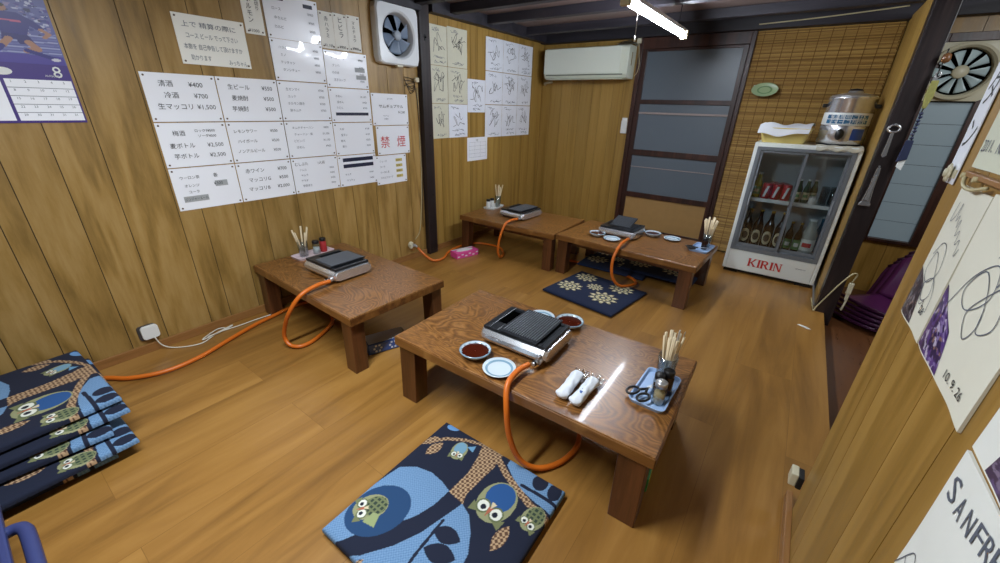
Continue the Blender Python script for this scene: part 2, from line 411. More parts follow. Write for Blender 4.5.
# near partition on the right
g3 = [-1.6, -1.36, -1.12, -0.9, -0.66, -0.42, -0.2, 0.02, 0.26, 0.46, 0.68, 0.877, 1.053, 1.30, 1.40, 1.55]
mb = MB(); boards_x(mb, RX, g3, 0, 2.32, gap=0.003, side=-1); mb.bx(RX+0.005, RX+0.06, -1.6, 1.548, 0, 2.32, 0)
struct('wall_partition', mb, [M['partition']])
mb = MB(); mb.bx(RX-0.022, RX, -1.6, 1.64, 0, 0.045); struct('baseboard_partition', mb, M['trim'], bevel=0.003)
mb = MB(); mb.bx(WX, WX+0.018, -1.6, 2.77, 0, 0.055); mb.bx(WX, WX+0.018, 2.905, BY, 0, 0.055); struct('baseboard_left', mb, M['trim'], bevel=0.003)
mb = MB(); mb.bx(WX+0.02, -1.70, BY-0.018, BY, 0, 0.055); struct('baseboard_back', mb, M['trim'], bevel=0.003)

# ceiling boards and rafters
mb = MB()
ys = np.linspace(-1.6, 5.05, 20)
for a, b in zip(ys[:-1], ys[1:]): mb.bx(-3.05, 2.2, a+0.002, b-0.002, 2.275, 2.30)
mb.bx(-3.05, 2.2, -1.7, 5.05, 2.298, 2.33)
struct('ceiling', mb, M['ceiling'])
mb = MB()
for y in (-1.2, -0.72, -0.24, 0.24, 0.72, 1.20, 1.68, 2.15, 2.70, 3.12, 3.66, 4.38):
    mb.bx(-2.95, 0.45, y, y+0.085, 2.20, 2.275)
struct('trim_1', mb, M['dark_beam'], bevel=0.004)
mb = MB(); mb.bx(-2.948, -2.86, -1.6, 2.77, 2.16, 2.28); mb.bx(-2.948, -2.86, 2.90, 4.85, 2.175, 2.28); struct('trim_2', mb, M['dark_beam'], bevel=0.004)
mb = MB(); mb.bx(-2.948, 2.1, 4.84, 4.948, 2.165, 2.28); struct('trim_3', mb, M['dark_beam'], bevel=0.004)
mb = MB(); mb.bx(0.42, 0.53, -1.5, 3.83, 2.19, 2.28); struct('trim_4', mb, M['dark_beam'], bevel=0.004)
# posts
mb = MB(); mb.bx(WX-0.01, -2.895, 2.775, 2.89, 0, 2.28)
mb.box((-2.894, 2.83, 1.98), (0.006, 0.02, 0.05), 1); mb.cyl((-2.895, 2.83, 1.975), (-2.875, 2.83, 1.985), 0.006, mi=1)
for z in (0.62, 1.18): mb.cyl((-2.896, 2.85, z), (-2.890, 2.85, z), 0.008, mi=1)
struct('trim_5', mb, [M['dark_wood'], M['rubber']], bevel=0.003)
mb = MB(); mb.bx(0.412, 0.53, 3.83, 3.95, -0.1, 2.28); struct('trim_6', mb, M['dark_wood'], bevel=0.004)
mb = MB(); mb.bx(0.42, 0.445, 3.95, BY, -0.1, 2.19, 0); struct('wall_side_panel', mb, M['panel_fine'])
mb = MB(); mb.bx(-1.735, -1.69, BY-0.035, BY+0.02, 0, 2.165); mb.bx(-0.665, -0.625, BY-0.035, BY+0.02, 0, 2.165)
mb.bx(-1.69, -0.665, BY-0.035, BY+0.02, 2.06, 2.165); mb.bx(-1.69, -0.665, BY-0.035, BY+0.02, 0, 0.04)
struct('trim_7', mb, M['door_wood'], bevel=0.003)

# sliding door of frosted glass
def frosted():
    mt, nt, b = new_mat('frosted_glass')
    b.inputs['Base Color'].default_value = hexc('#606b75'); b.inputs['Roughness'].default_value = 0.32
    mp = mapping(nt, (160, 160, 160)); nz = N(nt, 'ShaderNodeTexNoise'); nz.inputs['Scale'].default_value = 1; nz.inputs['Detail'].default_value = 1
    nt.links.new(mp.outputs[0], nz.inputs['Vector'])
    bp = N(nt, 'ShaderNodeBump'); bp.inputs['Strength'].default_value = 0.5; bp.inputs['Distance'].default_value = 0.002
    nt.links.new(nz.outputs[0], bp.inputs['Height']); nt.links.new(bp.outputs[0], b.inputs['Normal'])
    return mt
door = bpy.data.objects.new('door_1', None); COL.objects.link(door); door.location = (-1.18, BY, 0); door['kind'] = 'structure'
mb = MB(); w = 0.51
mb.bx(-w, -w+0.055, -0.015, 0.02, 0.04, 2.06); mb.bx(w-0.045, w, -0.015, 0.02, 0.04, 2.06)
for z0, z1 in ((0.04, 0.10), (0.475, 0.535), (0.965, 1.03), (1.52, 1.565), (2.035, 2.06)): mb.bx(-w+0.05, w-0.04, -0.014, 0.019, z0, z1)
mb.build('door_frame', M['door_wood'], door, bevel=0.003)
FG = frosted()
for z0, z1 in ((0.535, 0.965), (1.03, 1.52), (1.565, 2.035)):
    mb = MB(); mb.bx(-w+0.05, w-0.04, 0.0, 0.006, z0-0.004, z1+0.004); mb.build('glass_pane', FG, door)
mb = MB(); mb.bx(-w+0.05, w-0.04, 0.0, 0.008, 0.095, 0.48); mb.build('lower_panel', plain('door_board', '#a3814f', 0.5, noise=0.12, nscale=12), door)
mb = MB(); mb.bx(-w+0.055, w-0.045, -0.012, -0.001, 1.415, 1.435); mb.bx(-w+0.055, w-0.045, -0.006, -0.001, 0.83, 0.838)
mb.build('glazing_bar', plain('pale_bar', '#9c8f8c', 0.5), door)

# far window of the entrance with louvred white sheet
win = bpy.data.objects.new('window_1', None); COL.objects.link(win); win.location = (0.84, BY, 0); win['kind'] = 'structure'
mb = MB()
mb.bx(-0.17, -0.145, -0.04, 0.03, 0.40, 2.06); mb.bx(0.145, 0.24, -0.04, 0.03, 0.40, 2.06); mb.bx(-0.145, 0.145, -0.04, 0.03, 2.0, 2.06); mb.bx(-0.145, 0.145, -0.04, 0.03, 0.40, 0.43)
mb.build('window_frame', M['door_wood'], win, bevel=0.003)
mb = MB()
for k in range(7): mb.bx(-0.145, 0.145, 0.0, 0.006, 0.43+k*0.164, 0.43+(k+1)*0.164-0.003)
mt_, nt_, b_ = new_mat('backlit_sheet'); b_.inputs['Base Color'].default_value = hexc('#8e9fa8'); b_.inputs['Roughness'].default_value = 0.4
b_.inputs['Emission Color'].default_value = hexc('#a8bcc8'); b_.inputs['Emission Strength'].default_value = 0.05
mb.build('glass_pane', mt_, win)
mb = MB(); mb.bx(-0.145, 0.145, 0.012, 0.02, 0.43, 2.0); mb.build('backing', M['groove'], win)

# bamboo reed screen
random.seed(3)
bs = thing('bamboo_screen', 'brown bamboo reed screen hanging on the back wall behind the fridge', 'screen', (-0.125, BY-0.006, 0))
mb = MB(); z = 0.02; i = 0
while z < 2.155:
    h = random.uniform(0.007, 0.011); L = -0.50+random.uniform(-0.012, 0.006); R = 0.53+random.uniform(-0.006, 0.006); yy = random.uniform(-0.002, 0.002)
    tl = random.uniform(-0.0015, 0.0015); r = h*0.5
    vs = []; n = 5
    for x, zz in ((L, z-tl), (R, z+tl)):
        for k in range(n): a = PI*k/(n-1); vs.append((x, yy-math.sin(a)*r*1.1, zz+r-math.cos(a)*r))
    mb.add(vs, [(k, n+k, n+k+1, k+1) for k in range(n-1)], 0, None, True)
    z += h+0.0004; i += 1
mt_, nt_, b_ = new_mat('bamboo_reed'); b_.inputs['Roughness'].default_value = 0.55
g_ = N(nt_, 'ShaderNodeNewGeometry'); r_ = ramp(nt_, [(0.1, '#6b4e22'), (0.4, '#98743a'), (0.65, '#b38f4a'), (0.9, '#d0ae68')])
nz_ = N(nt_, 'ShaderNodeTexNoise'); mp_ = mapping(nt_, (6, 6, 200)); nz_.inputs['Scale'].default_value = 1; nz_.inputs['Detail'].default_value = 4
nt_.links.new(mp_.outputs[0], nz_.inputs['Vector'])
mx_ = N(nt_, 'ShaderNodeMix'); mx_.inputs[0].default_value = 0.5; nt_.links.new(g_.outputs['Random Per Island'], mx_.inputs[2]); nt_.links.new(nz_.outputs[0], mx_.inputs[3])
nt_.links.new(mx_.outputs[0], r_.inputs[0]); nt_.links.new(r_.outputs[0], b_.inputs['Base Color'])
mb.build('reeds', mt_, bs)
mb = MB()
for x in np.arange(-0.44, 0.53, 0.085):
    mb.bx(x-0.0025, x+0.0025, -0.0085, -0.006, 0.02, 2.155)
mb.build('binding_threads', plain('thread', '#75552a', 0.8), bs)
mb = MB(); mb.bx(-0.51, 0.54, 0.002, 0.005, 0.02, 2.155); mb.build('backing_cloth', plain('reed_back', '#7a5a2c', 0.9), bs)
# ================================================================== LOW TABLES
TH = 0.375
q_ = 0.986
def at(x, y, z=TH): return (x*q_, y*q_, z)
def make_table(label):
    t = thing('low_table', label, 'table', group='low wooden tables')
    W, D = 1.272, 0.70
    mb = MB(); mb.bx(-W/2, W/2, -D/2, D/2, TH-0.048, TH); mb.build('tabletop', M['table'], t, bevel=0.004)
    mb = MB(); e = 0.0015
    mb.bx(-W/2-e, W/2+e, -D/2-0.004, -D/2, TH-0.05, TH-0.005); mb.bx(-W/2-e, W/2+e, D/2, D/2+0.004, TH-0.05, TH-0.005)
    mb.bx(-W/2-0.004, -W/2, -D/2, D/2, TH-0.05, TH-0.005); mb.bx(W/2, W/2+0.004, -D/2, D/2, TH-0.05, TH-0.005)
    mb.build('edge_band', M['table_edge'], t, bevel=0.002)
    mb = MB()
    mb.bx(-W/2+0.14, W/2-0.14, -D/2+0.075, -D/2+0.10, TH-0.10, TH-0.048); mb.bx(-W/2+0.14, W/2-0.14, D/2-0.10, D/2-0.075, TH-0.10, TH-0.048)
    mb.bx(-W/2+0.09, -W/2+0.115, -D/2+0.12, D/2-0.12, TH-0.10, TH-0.048); mb.bx(W/2-0.115, W/2-0.09, -D/2+0.12, D/2-0.12, TH-0.10, TH-0.048)
    mb.build('apron', M['table_leg'], t)
    for sx in (-1, 1):
        for sy in (-1, 1):
            mb = MB(); x, y = sx*(W/2-0.072), sy*(D/2-0.050); a, b, c, d = 0.052, 0.043, 0.050, 0.042
            vs = [(x+p*c+sx*.004, y+q*d+sy*.006, 0) for p, q in ((-1, -1), (1, -1), (1, 1), (-1, 1))]+[(x+p*a, y+q*b, TH-0.048) for p, q in ((-1, -1), (1, -1), (1, 1), (-1, 1))]
            mb.add(vs, [(0, 3, 2, 1), (4, 5, 6, 7), (0, 1, 5, 4), (1, 2, 6, 5), (2, 3, 7, 6), (3, 0, 4, 7)])
            mb.build('leg', M['table_leg'], t, bevel=0.003)
    return t
t1 = make_table('nearest low wooden table, with sauce dishes and two wrapped towels on top')
t1.scale = (1.015, 1.01, 1); t1.location = (-0.785, 1.460, 0); t1.rotation_euler[2] = 0.022
t2 = dup(t1, 'low wooden table against the left wall below the menu sheets', (-2.325, 1.425, 0), -0.035)
t2.scale = (0.935, 1, 1)
t3 = dup(t1, 'low wooden table in the far left corner under the air conditioner', (-2.235, 3.50, 0), 0.03)
t3.scale = (0.885, 1, 1)
t4 = dup(t1, 'low wooden table in front of the glass door, with floral cushions below it', (-1.022, 3.53, 0), -0.045)
t4.scale = (0.97, 1.01, 1)

# ================================================================== TABLETOP GAS GRILLS
def make_stove(label):
    t = thing('gas_grill', label, 'grill', group='tabletop gas grills')
    W, D = 0.37, 0.285
    # rounded chrome body, swollen along both long flanks
    mb = MB(); hd = D/2
    prof = [(-hd+0.03, 0.010), (-hd+0.006, 0.020), (-hd-0.004, 0.038), (-hd, 0.058), (-hd+0.016, 0.076), (-hd+0.03, 0.079), (hd-0.03, 0.079), (hd-0.016, 0.076), (hd, 0.058), (hd+0.004, 0.038), (hd-0.006, 0.020), (hd-0.03, 0.010)]
    n = len(prof); vs = []
    for x, k in ((-W/2, .90), (-W/2+.018, 1.0), (W/2-.018, 1.0), (W/2, .93)): vs += [(x, y*k, 0.044+(z-0.044)*(.86 if k < 1 else 1)) for y, z in prof]
    mb.add(vs, [tuple(range(n)), tuple(reversed(range(3*n, 4*n)))]+[(r*n+i, (r+1)*n+i, (r+1)*n+(i+1) % n, r*n+(i+1) % n) for r in range(3) for i in range(n)])
    mb.build('body', M['chrome'], t, bevel=0.003)
    mb = MB(); mb.bx(-W/2+0.03, W/2-0.03, -D/2+0.03, D/2-0.03, 0.0, 0.012); mb.build('base_plate', M['black_plastic'], t)
    # black pan with an open slot at the left and a narrow trough at the right
    mb = MB(); a, b = W/2-0.012, D/2-0.016; z0, z1 = 0.078, 0.094
    mb.bx(-a, -a+0.034, -b, b, z0, z1); mb.bx(-a+0.034, -a+0.084, -b, -b+0.075, z0, z1); mb.bx(-a+0.034, -a+0.084, b-0.022, b, z0, z1); mb.bx(-a+0.084, a-0.05, -b, b, z0, z1-.002)
    mb.bx(a-0.05, a-0.022, -b, -b+0.02, z0, z1); mb.bx(a-0.05, a-0.022, b-0.02, b, z0, z1); mb.bx(a-0.022, a, -b, b, z0, z1); mb.bx(a-0.05, a-0.022, -b+.02, b-.02, z0, z0+.006)
    mb.build('drip_pan', M['black_iron'], t, bevel=0.003)
    mb = MB(); mb.bx(-a+0.034, -a+0.084, -b+0.075, b-0.022, 0.0795, 0.0805); mb.build('opening_shade', M['shade_black'], t)  # flat black sheet painted in as the shade down the slot
    # ridged griddle plate lifted a little above the pan
    mb = MB(); gx0, gx1 = -a+0.10, a-0.045
    mb.bx(gx0, gx1, -D/2+0.010, D/2-0.006, 0.096, 0.103)
    for k in range(15):
        x = gx0+0.012+k*(gx1-gx0-0.024)/14
        mb.bx(x-0.0026, x+0.0026, -D/2+0.026, D/2-0.020, 0.103, 0.1075, 1)
    mb.build('griddle_plate', [M['black_iron'], M['ridge_highlight']], t, bevel=0.001)
    mb = MB(); mb.cyl((W/2-0.028, -D/2+0.004, 0.036), (W/2-0.028, -D/2-0.022, 0.036), 0.016, n=14); mb.cyl((W/2-0.028, -D/2-0.022, 0.036), (W/2-0.04, -D/2-0.048, 0.033), 0.0095, n=12)
    mb.box((W/2-0.028, -D/2-0.012, 0.056), (0.012, 0.030, 0.014)); mb.build('gas_valve', M['steel'], t)
    mb = MB(); mb.cyl((W/2-0.034, -D/2-0.034, 0.035), (W/2-0.038, -D/2-0.042, 0.034), 0.0135, n=12); mb.build('hose_clip', M['black_plastic'], t)
    return t
s1 = make_stove('black topped chrome gas grill on the nearest table between two dishes and towels')
s1.location = at(-0.885, 1.485, TH); s1.rotation_euler[2] = 0.03
s2 = dup(s1, 'chrome gas grill on the table beside the left wall', at(-2.41, 1.425, TH), 0.0)
s3 = dup(s1, 'gas grill on the table in the far left corner', at(-2.31, 3.59, TH), -0.06)
s3.scale = (0.86, 1.25, 0.9)
s4 = dup(s1, 'gas grill on the table before the glass door, griddle plate set askew', at(-1.20, 3.67, TH), -0.02)
s4.scale = (0.95, 1.1, 0.9)
for o in list(COL.objects):
    if o.parent is s4 and o.name.startswith('griddle_plate'): o.location = (-0.05, 0.06, 0.018); o.rotation_euler = (0.12, 0.05, 0.12)

def hose(name, label, pts, r=0.0125, mat='hose', cat='hose', n=12, group=None):
    mb = MB(); mb.tube(spline(pts, n), r, 10); return tag(mb.build(name, M[mat]), label, cat, group)
G = 'orange gas hoses'
hose('gas_hose', 'orange rubber hose looping from the nearest grill down beside its table', [(-0.735, 1.268, 0.408), (-0.745, 1.19, 0.412), (-0.735, 1.105, 0.395), (-0.705, 1.06, 0.32), (-0.68, 1.05, 0.20), (-0.64, 1.065, 0.09), (-0.59, 1.10, 0.035), (-0.54, 1.16, 0.016), (-0.50, 1.25, 0.016), (-0.50, 1.38, 0.016), (-0.60, 1.52, 0.014), (-0.9, 1.62, 0.014)], group=G)
hose('gas_hose', 'orange rubber hose looping from the grill on the left wall table', [(-2.205, 1.235, 0.408), (-2.20, 1.14, 0.412), (-2.195, 1.03, 0.385), (-2.24, 0.965, 0.28), (-2.32, 0.955, 0.15), (-2.345, 0.955, 0.07), (-2.31, 0.964, 0.025), (-2.26, 1.01, 0.016), (-2.275, 1.12, 0.016), (-2.39, 1.31, 0.016), (-2.60, 1.40, 0.016)], group=G)
hose('gas_hose', 'orange rubber hose hanging from the grill in the far left corner', [(-2.165, 3.31, 0.405), (-2.17, 3.21, 0.415), (-2.185, 3.12, 0.385), (-2.21, 3.07, 0.25), (-2.235, 3.08, 0.10), (-2.25, 3.15, 0.02), (-2.30, 3.27, 0.016), (-2.46, 3.40, 0.016), (-2.70, 3.37, 0.016), (-2.79, 3.22, 0.016), (-2.80, 3.05, 0.016), (-2.76, 2.90, 0.016), (-2.68, 2.74, 0.016), (-2.71, 2.63, 0.02), (-2.80, 2.60, 0.07), (-2.868, 2.58, 0.13)], group=G)
hose('gas_hose', 'orange rubber hose curling onto the floor from the grill before the glass door', [(-1.045, 3.41, 0.405), (-1.03, 3.30, 0.425), (-1.03, 3.15, 0.41), (-1.045, 3.08, 0.30), (-1.03, 3.07, 0.17), (-0.99, 3.12, 0.08), (-0.945, 3.20, 0.048), (-0.90, 3.28, 0.048), (-0.91, 3.39, 0.03), (-1.0, 3.50, 0.016), (-1.2, 3.56, 0.016), (-1.5, 3.55, 0.016), (-1.75, 3.52, 0.016)], group=G)
hose('gas_hose', 'orange rubber hose running along the foot of the left wall from the cushion stack', [(-2.80, 0.02, 0.016), (-2.80, 0.16, 0.016), (-2.685, 0.26, 0.016), (-2.61, 0.40, 0.016), (-2.62, 0.57, 0.016), (-2.70, 0.78, 0.016), (-2.76, 0.95, 0.016), (-2.79, 1.09, 0.016), (-2.82, 1.25, 0.016), (-2.8, 1.45, 0.016)], group=G)
# gas cock on the wall beside the post
t = thing('gas_cock', 'cream and brass gas cock low on the left wall beside the dark post', 'valve', (WX, 2.56, 0.15))
mb = MB(); mb.lathe([(0.032, 0), (0.032, 0.012), (0.02, 0.02)], 20, X=T(rot=(0, PI/2, 0))); mb.build('wall_flange', M['cream_plastic'], t)
mb = MB(); mb.cyl((0.015, 0, 0), (0.05, 0, 0), 0.014); mb.cyl((0.04, -0.028, 0), (0.04, 0.03, 0), 0.012); mb.cyl((0.04, 0.02, 0), (0.075, 0.02, -0.012), 0.011); mb.build('valve_body', M['steel'], t)
mb = MB(); mb.box((0.045, -0.03, 0.018), (0.02, 0.035, 0.014)); mb.cyl((0.04, -0.028, -0.02), (0.04, -0.028, 0.02), 0.017); mb.build('tap_handle', M['cream_plastic'], t, bevel=0.003)

# ================================================================== CUSHIONS (pattern woven into the cover)
def cushion_mesh(name, pat, W, D, H, n=240, mat=None):
    g = np.linspace(0, 1, n+1); U, V = np.meshgrid(g, g)
    col = pat(U, V)
    e = np.minimum(np.minimum(U, 1-U), np.minimum(V, 1-V)); cr = np.sqrt(np.clip((e*W)/0.05, 0, 1)); puff = 0.30+0.70*(1-(1-cr)**2)
    puff *= 1-0.06*np.exp(-((U-.5)**2+(V-.5)**2)/.01)
    zt = H*(0.5+0.5*puff); zb = H*(0.5-0.5*puff)
    X = (U-.5)*W; Y = (V-.5)*D
    bulge = 1
    top = np.stack([X, Y, zt], -1).reshape(-1, 3)
    m = 24; gb = np.round(np.linspace(0, n, m+1)).astype(int)
    vs = [tuple(p) for p in top.tolist()]; fs = []
    idx = np.arange((n+1)*(n+1)).reshape(n+1, n+1)
    a = idx[:-1, :-1].ravel(); b = idx[:-1, 1:].ravel(); c = idx[1:, 1:].ravel(); d = idx[1:, :-1].ravel()
    fs = list(zip(a.tolist(), b.tolist(), c.tolist(), d.tolist()))
    base = len(vs); bot = np.stack([X, Y, zb], -1).reshape(-1, 3); vs += [tuple(p) for p in bot.tolist()]
    # coarse underside ring + fan keeps the mesh light: reuse only border rows of the bottom
    ring = list(idx[0, :]) + list(idx[1:, -1]) + list(idx[-1, -2::-1]) + list(idx[-2:0:-1, 0])
    L = len(ring)
    for i in range(L):
        j = (i+1) % L; fs.append((int(ring[j]), int(ring[i]), base+int(ring[i]), base+int(ring[j])))
    fs += [(base+int(idx[q, p]), base+int(idx[q2, p]), base+int(idx[q2, p2]), base+int(idx[q, p2])) for q, q2 in zip(gb[:-1], gb[1:]) for p, p2 in zip(gb[:-1], gb[1:])]
    used = sorted({i for f in fs for i in f}); rm = {u: k for k, u in enumerate(used)}
    vs2 = [vs[u] for u in used]; fs2 = [tuple(rm[i] for i in f) for f in fs]
    me = bpy.data.meshes.new(name); me.from_pydata(vs2, [], fs2)
    at = me.color_attributes.new('pattern', 'FLOAT_COLOR', 'POINT')
    cc = np.concatenate([col.reshape(-1, 3)]*2)[used]; cc = np.concatenate([cc, np.ones((len(cc), 1))], 1)
    at.data.foreach_set('color', cc.astype(np.float32).ravel())
    me.polygons.foreach_set('use_smooth', [True]*len(me.polygons)); me.materials.append(mat); me.update()
    return me
def rgb(h): return np.array(hexc(h)[:3])
class Paint:
    def __init__(s, U, V, bg): s.U, s.V = U, V; s.c = np.zeros(U.shape+(3,)); s.c[:] = rgb(bg)
    def put(s, mask, col): s.c[mask] = rgb(col) if isinstance(col, str) else col[mask]
    def ell(s, cx, cy, rx, ry, col, rot=0, clip=None):
        a = math.radians(rot); dx, dy = s.U-cx, s.V-cy; x = dx*math.cos(a)+dy*math.sin(a); y = -dx*math.sin(a)+dy*math.cos(a)
        mk = (x/rx)**2+(y/ry)**2 < 1
        if clip is not None: mk &= clip
        s.put(mk, col); return mk
    def poly(s, pts, col, clip=None):
        mk = np.zeros(s.U.shape, bool); n = len(pts)
        for i in range(n):
            x0, y0 = pts[i]; x1, y1 = pts[(i+1) % n]
            cond = (y0 > s.V) != (y1 > s.V)
            with np.errstate(divide='ignore', invalid='ignore'): xi = (x1-x0)*(s.V-y0)/((y1-y0) if y1 != y0 else 1e-9)+x0
            mk ^= cond & (s.U < xi)
        if clip is not None: mk &= clip
        s.put(mk, col); return mk
    def line(s, pts, w, col, clip=None):
        mk = np.zeros(s.U.shape, bool)
        for (x0, y0), (x1, y1) in zip(pts[:-1], pts[1:]):
            dx, dy = x1-x0, y1-y0; t = np.clip(((s.U-x0)*dx+(s.V-y0)*dy)/(dx*dx+dy*dy+1e-12), 0, 1)
            mk |= (s.U-x0-t*dx)**2+(s.V-y0-t*dy)**2 < (w/2)**2
        if clip is not None: mk &= clip
        s.put(mk, col); return mk
def leafpts(x0, y0, x1, y1, w, n=10):
    L = []; R = []; dx, dy = x1-x0, y1-y0
    for i in range(n+1):
        t = i/n; k = w*math.sin(PI*t)**0.8; L.append((x0+dx*t-dy*k, y0+dy*t+dx*k)); R.append((x0+dx*t+dy*k, y0+dy*t-dx*k))
    return L+R[::-1]
NAVY = '#121a30'; LB = '#7fa5cf'; MB_ = '#1d4068'; TAN = '#a0805f'
def owl_pattern(U, V):
    P = Paint(U, V, NAVY)
    # fine textures
    chk = ((np.sin(U*2*PI*55) > 0) ^ (np.sin(V*2*PI*55) > 0))
    lbt = np.where(chk[..., None], rgb('#7093b8'), rgb('#5b7fa6'))
    tant = np.where((((U*46+V*46) % 2 < 0.9) ^ ((U*46-V*46) % 2 < 0.7))[..., None], rgb('#b59775'), rgb('#5a4030'))
    grn = np.where((((U*70) % 2 < 1.2) & ((V*70) % 2 < 1.2))[..., None], rgb('#2d3d33'), rgb('#6b7350'))
    P.ell(0.09, 0.985, 0.05, 0.035, '#6593c6', 20)
    # big left dome, lower right dome, upper right corner
    P.poly([(-.1, .1), (0.0, .33), (.04, .52), (.13, .585), (.24, .61), (.34, .60), (.43, .575), (.42, .44), (.36, .32), (.20, .10), (.08, -.1), (-.1, -.1)], lbt)
    P.ell(0.17, 0.25, 0.155, 0.185, MB_, -35)
    P.poly([(.16, -.1), (.20, .015), (.34, .14), (.44, .31), (.54, .56), (.62, .53), (.69, .46), (.755, .36), (.79, .20), (.80, -.1)], lbt)
    P.poly([(.42, .58), (.52, .62), (.54, .56), (.47, .30), (.40, .16), (.30, .03), (.20, -.03), (.10, -.1), (0, -.1), (.20, .06), (.33, .17), (.37, .33), (.41, .46)], NAVY)
    P.line([(0.57, -.05), (.53, .2), (.52, .42)], .018, NAVY)
    P.poly(leafpts(.51, .355, .68, .385, .28), NAVY); P.poly(leafpts(.54, .25, .72, .30, .28), NAVY); P.poly(leafpts(.56, .12, .73, .18, .28), NAVY)
    P.poly([(.57, 1.1), (.60, .94), (.68, .885), (.78, .84), (.88, .82), (1.1, .80), (1.1, 1.1)], lbt)
    P.line([(.76, .87), (.87, .875), (1.02, .875)], .022, NAVY)
    P.ell(.845, .955, .050, .060, NAVY, 10); P.ell(.95, .95, .042, .065, NAVY, 5)
    # brown branches
    P.poly([(.36, .99), (.44, 1.05), (.53, 1.0), (.54, .87), (.52, .62), (.545, .56), (.42, .575), (.43, .74), (.40, .88)], tant)
    P.line([(.50, .96), (.62, .885), (.74, .835), (.86, .79), (1.02, .765)], .042, tant)
    P.line([(-.02, .73), (.07, .81), (.12, .87), (.24, .94), (.38, .99)], .028, tant); P.ell(.045, .80, .055, .03, tant, 55)
    P.poly(leafpts(.10, .69, .13, .83, .26), tant); P.poly(leafpts(.84, .44, .845, .61, .22), tant); P.poly(leafpts(.30, -.05, .33, .03, .2), tant)
    def owl(cx, cy, rw, rh, rot, body, back, eye='#d9dbd0'):
        a = math.radians(rot); ux, uy = math.cos(a), math.sin(a); vx, vy = -uy, ux
        q = lambda x, y: (cx+ux*x*rw+vx*y*rh, cy+uy*x*rw+vy*y*rh)
        P.ell(cx, cy, rw, rh, '#8d8f6a', rot); P.ell(*q(0, .25), rw*.78, rh*.70, back, rot)
        P.poly([q(-1, -.5), q(-.95, -.98), q(-.4, -.8)], '#6f7450'); P.poly([q(1, -.5), q(.95, -.98), q(.4, -.8)], '#6f7450')
        for s in (-1, 1):
            P.ell(*q(s*.42, -.48), rw*.40, rw*.40, '#5f6846'); P.ell(*q(s*.42, -.48), rw*.31, rw*.31, eye); P.ell(*q(s*.38, -.52), rw*.15, rw*.15, '#141a2a')
        P.poly([q(-.14, -.35), q(.14, -.35), q(0, -.85)], '#a8604a'); P.poly([q(-.16, -.12), q(.16, -.12), q(0, -.42)], '#cdbf9d')
    owl(.70, .690, .115, .140, -3, '#8d8f6a', '#235089')
    owl(.930, .725, .062, .085, -14, '#6b7350', grn)
    owl(.12, .235, .078, .10, -42, '#6b7350', grn)
    P.poly([(.155, .15), (.235, .165), (.20, .235), (.16, .22)], '#8f9b6c')
    owl(.265, .845, .055, .075, 15, '#6f8c96', '#6f98b0')
    P.poly([(.29, .90), (.35, .885), (.335, .94)], '#6593b6')
    return P.c
def floral_pattern(U, V):
    P = Paint(U, V, '#0f1c38')
    for cx, cy, r in ((.20, .36, .175), (.20, .80, .16), (.455, .585, .115), (.73, .80, .17), (.70, .36, .19)):
        dx, dy = U-cx, V-cy; R = np.hypot(dx, dy)/r; A = np.arctan2(dy, dx)
        pet = R < 0.82+0.18*np.cos(10*A)
        P.put(pet, '#8a8160'); P.put(pet & (R > .62) & (np.cos(10*A) > .2) & (R < .85), '#cfc6a0')
        P.put((R < .58) & (R > .50), '#20304a'); P.put((R < .5) & (R > .30) & (np.cos(10*A+PI) > 0), '#d0c69c')
        P.put(R < .25, '#2a3a50'); P.put(R < .14, '#cfc49a')
    return P.c
FAB = attr_mat('printed_cotton', 0.95, 0.25, 700)
owl_me = cushion_mesh('owl_cushion', owl_pattern, 0.645, 0.665, 0.043, 260, FAB)
flo_me = cushion_mesh('floral_cushion', floral_pattern, 0.66, 0.60, 0.035, 180, FAB)
def cushion(me, name, label, loc, rz, group=None, rx=0, ry=0):
    o = bpy.data.objects.new(name, me); COL.objects.link(o); o.location = loc; o.rotation_euler = (rx, ry, rz); return tag(o, label, 'cushion', group)
cushion(owl_me, 'owl_cushion', 'navy floor cushion with owls and blue circles lying alone before the nearest table', (-0.734, 0.745, 0), 0.015)
for k, (x, y, rz, nm) in enumerate(((-2.375, -0.26, -0.02, 'bottom cushion'), (-2.33, -0.20, 0.03, 'second from the floor'), (-2.43, -0.225, -0.07, 'middle cushion'), (-2.455, -0.175, 0.02, 'second from the top'), (-2.495, -0.19, 0.05, 'topmost cushion'))):
    cushion(owl_me, 'owl_cushion', 'navy owl print floor cushion, %s of the left stack' % nm, (x, y, 0.001+k*0.0435), rz, 'stacked owl cushions')
cushion(flo_me, 'floral_cushion', 'navy floor cushion with cream flowers lying in the aisle before the door-side table', (-1.13, 2.985, 0), -0.14)
cushion(flo_me, 'floral_cushion', 'navy flowered floor cushion stowed under the door-side table, left one', (-1.22, 3.80, 0), 0.02, 'cushions under the table')
cushion(flo_me, 'floral_cushion', 'navy flowered floor cushion stowed under the door-side table, right one', (-0.80, 3.86, 0.037), -0.03, 'cushions under the table')

